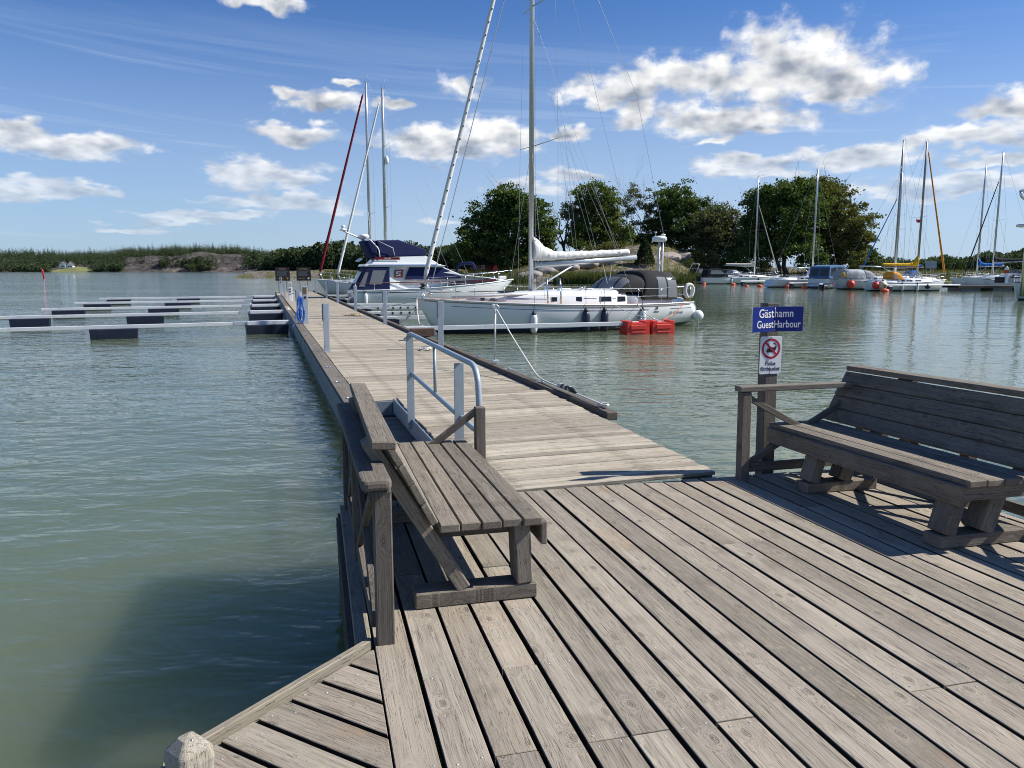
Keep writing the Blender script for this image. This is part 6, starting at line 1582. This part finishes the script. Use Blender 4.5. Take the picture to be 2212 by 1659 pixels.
# ------------------------------------------------------------------ far shores
def forest(name, label, trees, mat, q=34, seed=1):
    """trees: (x, y, z, height, radius, conifer)"""
    r = np.random.default_rng(seed); A = np.asarray(trees, np.float64); n = len(A)
    i = np.repeat(np.arange(n), q); A = A[i]; m = len(A)
    con = A[:, 5] > .5; z = np.where(con, r.uniform(0, 1, m) ** .85, 0); a = r.uniform(0, 2 * np.pi, m)
    rc = (1 - z) * .95 + .08; rad = np.sqrt(r.uniform(.15, 1, m)) * rc * A[:, 4]
    u = r.normal(size=(m, 3)); u /= np.linalg.norm(u, axis=1, keepdims=True); u *= r.uniform(.3, 1, (m, 1)) ** .5
    px = np.where(con, rad * np.cos(a), u[:, 0] * A[:, 4]); py = np.where(con, rad * np.sin(a), u[:, 1] * A[:, 4])
    pz = np.where(con, (.10 + .9 * z) * A[:, 3], A[:, 3] * (.55 + .45 * u[:, 2]))
    P = np.stack([A[:, 0] + px, A[:, 1] + py, A[:, 2] + pz], 1)
    V, F = leaf_quads(P, A[:, 4] * np.where(con, .62 * (1.15 - z), .44), r)
    o = link(name, npmesh(name, V, F), mat); tag(o, label, 'forest', None, 'stuff'); return o
def hill_h(x, y):
    q = (x / y) * FPX + CXP                         # bearing, to follow the skyline
    top = 11.6 + 3.4 * sstep(130, 480, q) - 4.5 * sstep(500, 600, q) - 1.0 * sstep(300, 200, q)
    n = mnoise.fractal(Vector((x * .014, y * .014, 1)), 1, 2, 5); n2 = mnoise.fractal(Vector((x * .06, y * .06, 4)), 1, 2, 4)
    cliff = sstep(255, 285, q) * (1 - sstep(560, 600, q))
    d = y - 640 - 6 * n
    f = sstep(0, 70 - 38 * cliff, d)
    return -3.0 + 2.2 * sstep(-2, 6, d) + top * f * (1 + .20 * n) + n2 * 1.8 * sstep(0, 14, d)
heightfield('far_hills', hill_h, -760, -150, 625, 800, 270, 90, CLIFF)
tr = []; rf = random.Random(8)
for _ in range(10000):
    y = 642 + 130 * rf.random() ** 1.2; q = rf.uniform(-380, 640); x = (q - CXP) / FPX * y
    z = hill_h(x, y); d = y - 640
    cl = sstep(262, 290, q) * (1 - sstep(555, 590, q)); nz = mnoise.noise(Vector((x * .035, y * .05, 2)))
    if cl > .5 and d < 36 and nz < .26 and rf.random() < .90: continue
    if cl > .5 and d < 8 and nz < .45 and rf.random() < .93: continue
    if 118 < q < 212 and d < 26: continue
    if 15 < q < 112 and 8 < d < 24 and nz < .25: continue
    if nz < -.30 and d > 26 and q < 260 and rf.random() < .8: continue
    if mnoise.noise(Vector((x * .09, y * .09, 5))) < -.18 and rf.random() < .7: continue
    con = d > 28 or rf.random() < .25
    h = rf.uniform(5.5, 9.5) + (3.5 * rf.random() ** 3) if con else rf.uniform(4.0, 7.5)
    tr.append((x, y, z - .3, h, h * (rf.uniform(.13, .2) if con else .42), 1 if con else 0))
forest('far_hill_forest', 'mixed forest on the hills across the bay at the left', tr, L_FAR, 58, 3)
# meadow and white house
heightfield('meadow', lambda x, y: hill_h(x, y) + .8, at(112, 585, 650).x, at(212, 585, 650).x, 641, 664, 30, 12, MEADOW)
p = at(148, 578, 664); zg = hill_h(p.x, 664) + .5
t = thing('white_house', 'small white house with dark roof above the meadow across the bay', 'house', T(p.x, 662, zg) @ RZ(R(4)))
for x, w_, d_ in ((-2.6, 2.6, 5), (3.2, 2.2, 4)):
    g = MB().prism([(-w_, 0), (-w_, 2.8), (0, 5.2), (w_, 2.8), (w_, 0)], d_ / 2).build('wall', WHITE, t, T(x, 0, 0))
    for s in (-1, 1): MB().prism([(0, 5.25), (0, 5.5), (s * (w_ + .5), 2.6), (s * (w_ + .5), 2.35)], d_ / 2 - .1).build('roof', ROOFD, t, T(x, .25, 0))
    for k in (-1, .1, 1.2): MB().box((x + k, -d_ / 2 - .02, 1.4), (.7, .1, 1.2)).build('window', WIN, t)
MB().box((.4, .5, 1.5), (3.2, 3, 3)).build('wall', WHITE, t); MB().box((.4, .5, 3.2), (3.4, 3.4, .3)).build('roof', ROOFD, t)
MB().box((-2.6, -2.52, 3.6), (.8, .1, .8)).build('window', WIN, t)
# wood behind the pier and behind the island
def land(x, y): return -1.4 - 3.0 * sstep(585, 555, x / y * FPX + CXP) + 2.6 * sstep(286 + 14 * mnoise.noise(Vector((x * .03, 0, 0))), 300, y) + 1.2 * mnoise.noise(Vector((x * .05, y * .05, 0)))
heightfield('far_shore', land, -190, 40, 270, 420, 70, 40, GROUND)
tr = []
for _ in range(1500):
    y = 300 + 80 * rf.random() ** 1.3; q = rf.uniform(560, 1160); x = (q - CXP) / FPX * y
    prof = 6.2 + 3.4 * sstep(590, 660, q) + 1.0 * math.sin(q * .045) - 1.5 * sstep(1000, 1100, q) - 3.0 * sstep(600, 570, q)
    h = prof * rf.uniform(.62, 1.12) * (1 + (y - 300) / 300); tr.append((x, y, land(x, y) - .4, h, h * rf.uniform(.22, .34), 1 if rf.random() < .15 else 0))
forest('far_shore_wood', 'dark leafy wood on the low shore behind the pier end', tr, L_FAR, 130, 5)
trunks = MB()
for k in range(60):
    q = 640 + k * 6 + rf.uniform(-3, 3); y = 301; x = (q - CXP) / FPX * y; trunks.tube([(x, y, -.5), (x + rf.uniform(-.4, .4), y, 3.5)], .13, 5, cap=False)
tag(trunks.build('shore_trunks', BARK), 'thin trunks along the edge of the far wood', 'trunks', None, 'stuff')
rs2 = np.random.default_rng(15); n = 3000; qx = rs2.uniform(560, 1010, n); yy = 290 + rs2.uniform(0, 9, n)
tag(blades('far_shore_reeds', np.stack([(qx - CXP) / FPX * yy, yy, np.full(n, WATER)], 1), 1.7, .12, L_REED, 16), 'reed fringe along the low shore behind the pier', 'reeds', None, 'stuff')
tr = []
for _ in range(2300):
    y = 345 + 90 * rf.random() ** 1.3; q = rf.uniform(1830, 2780); x = (q - CXP) / FPX * y
    prof = 6.6 + 1.0 * sstep(1980, 2040, q) + 2.0 * sstep(2060, 2140, q) + 2.4 * sstep(2140, 2240, q) + .6 * math.sin(q * .06)
    h = prof * rf.uniform(.7, 1.08) * (1 + (y - 345) / 500); tr.append((x, y, -.5, h, h * rf.uniform(.2, .32), 1 if rf.random() < .35 else 0))
forest('right_ridge_forest', 'dark forest ridge behind the reed marsh at the right', tr, L_FAR, 90, 6)
heightfield('right_shore', lambda x, y: -.9 + .5 * sstep(300, 330, y), 100, 420, 290, 560, 30, 24, MEADOW)
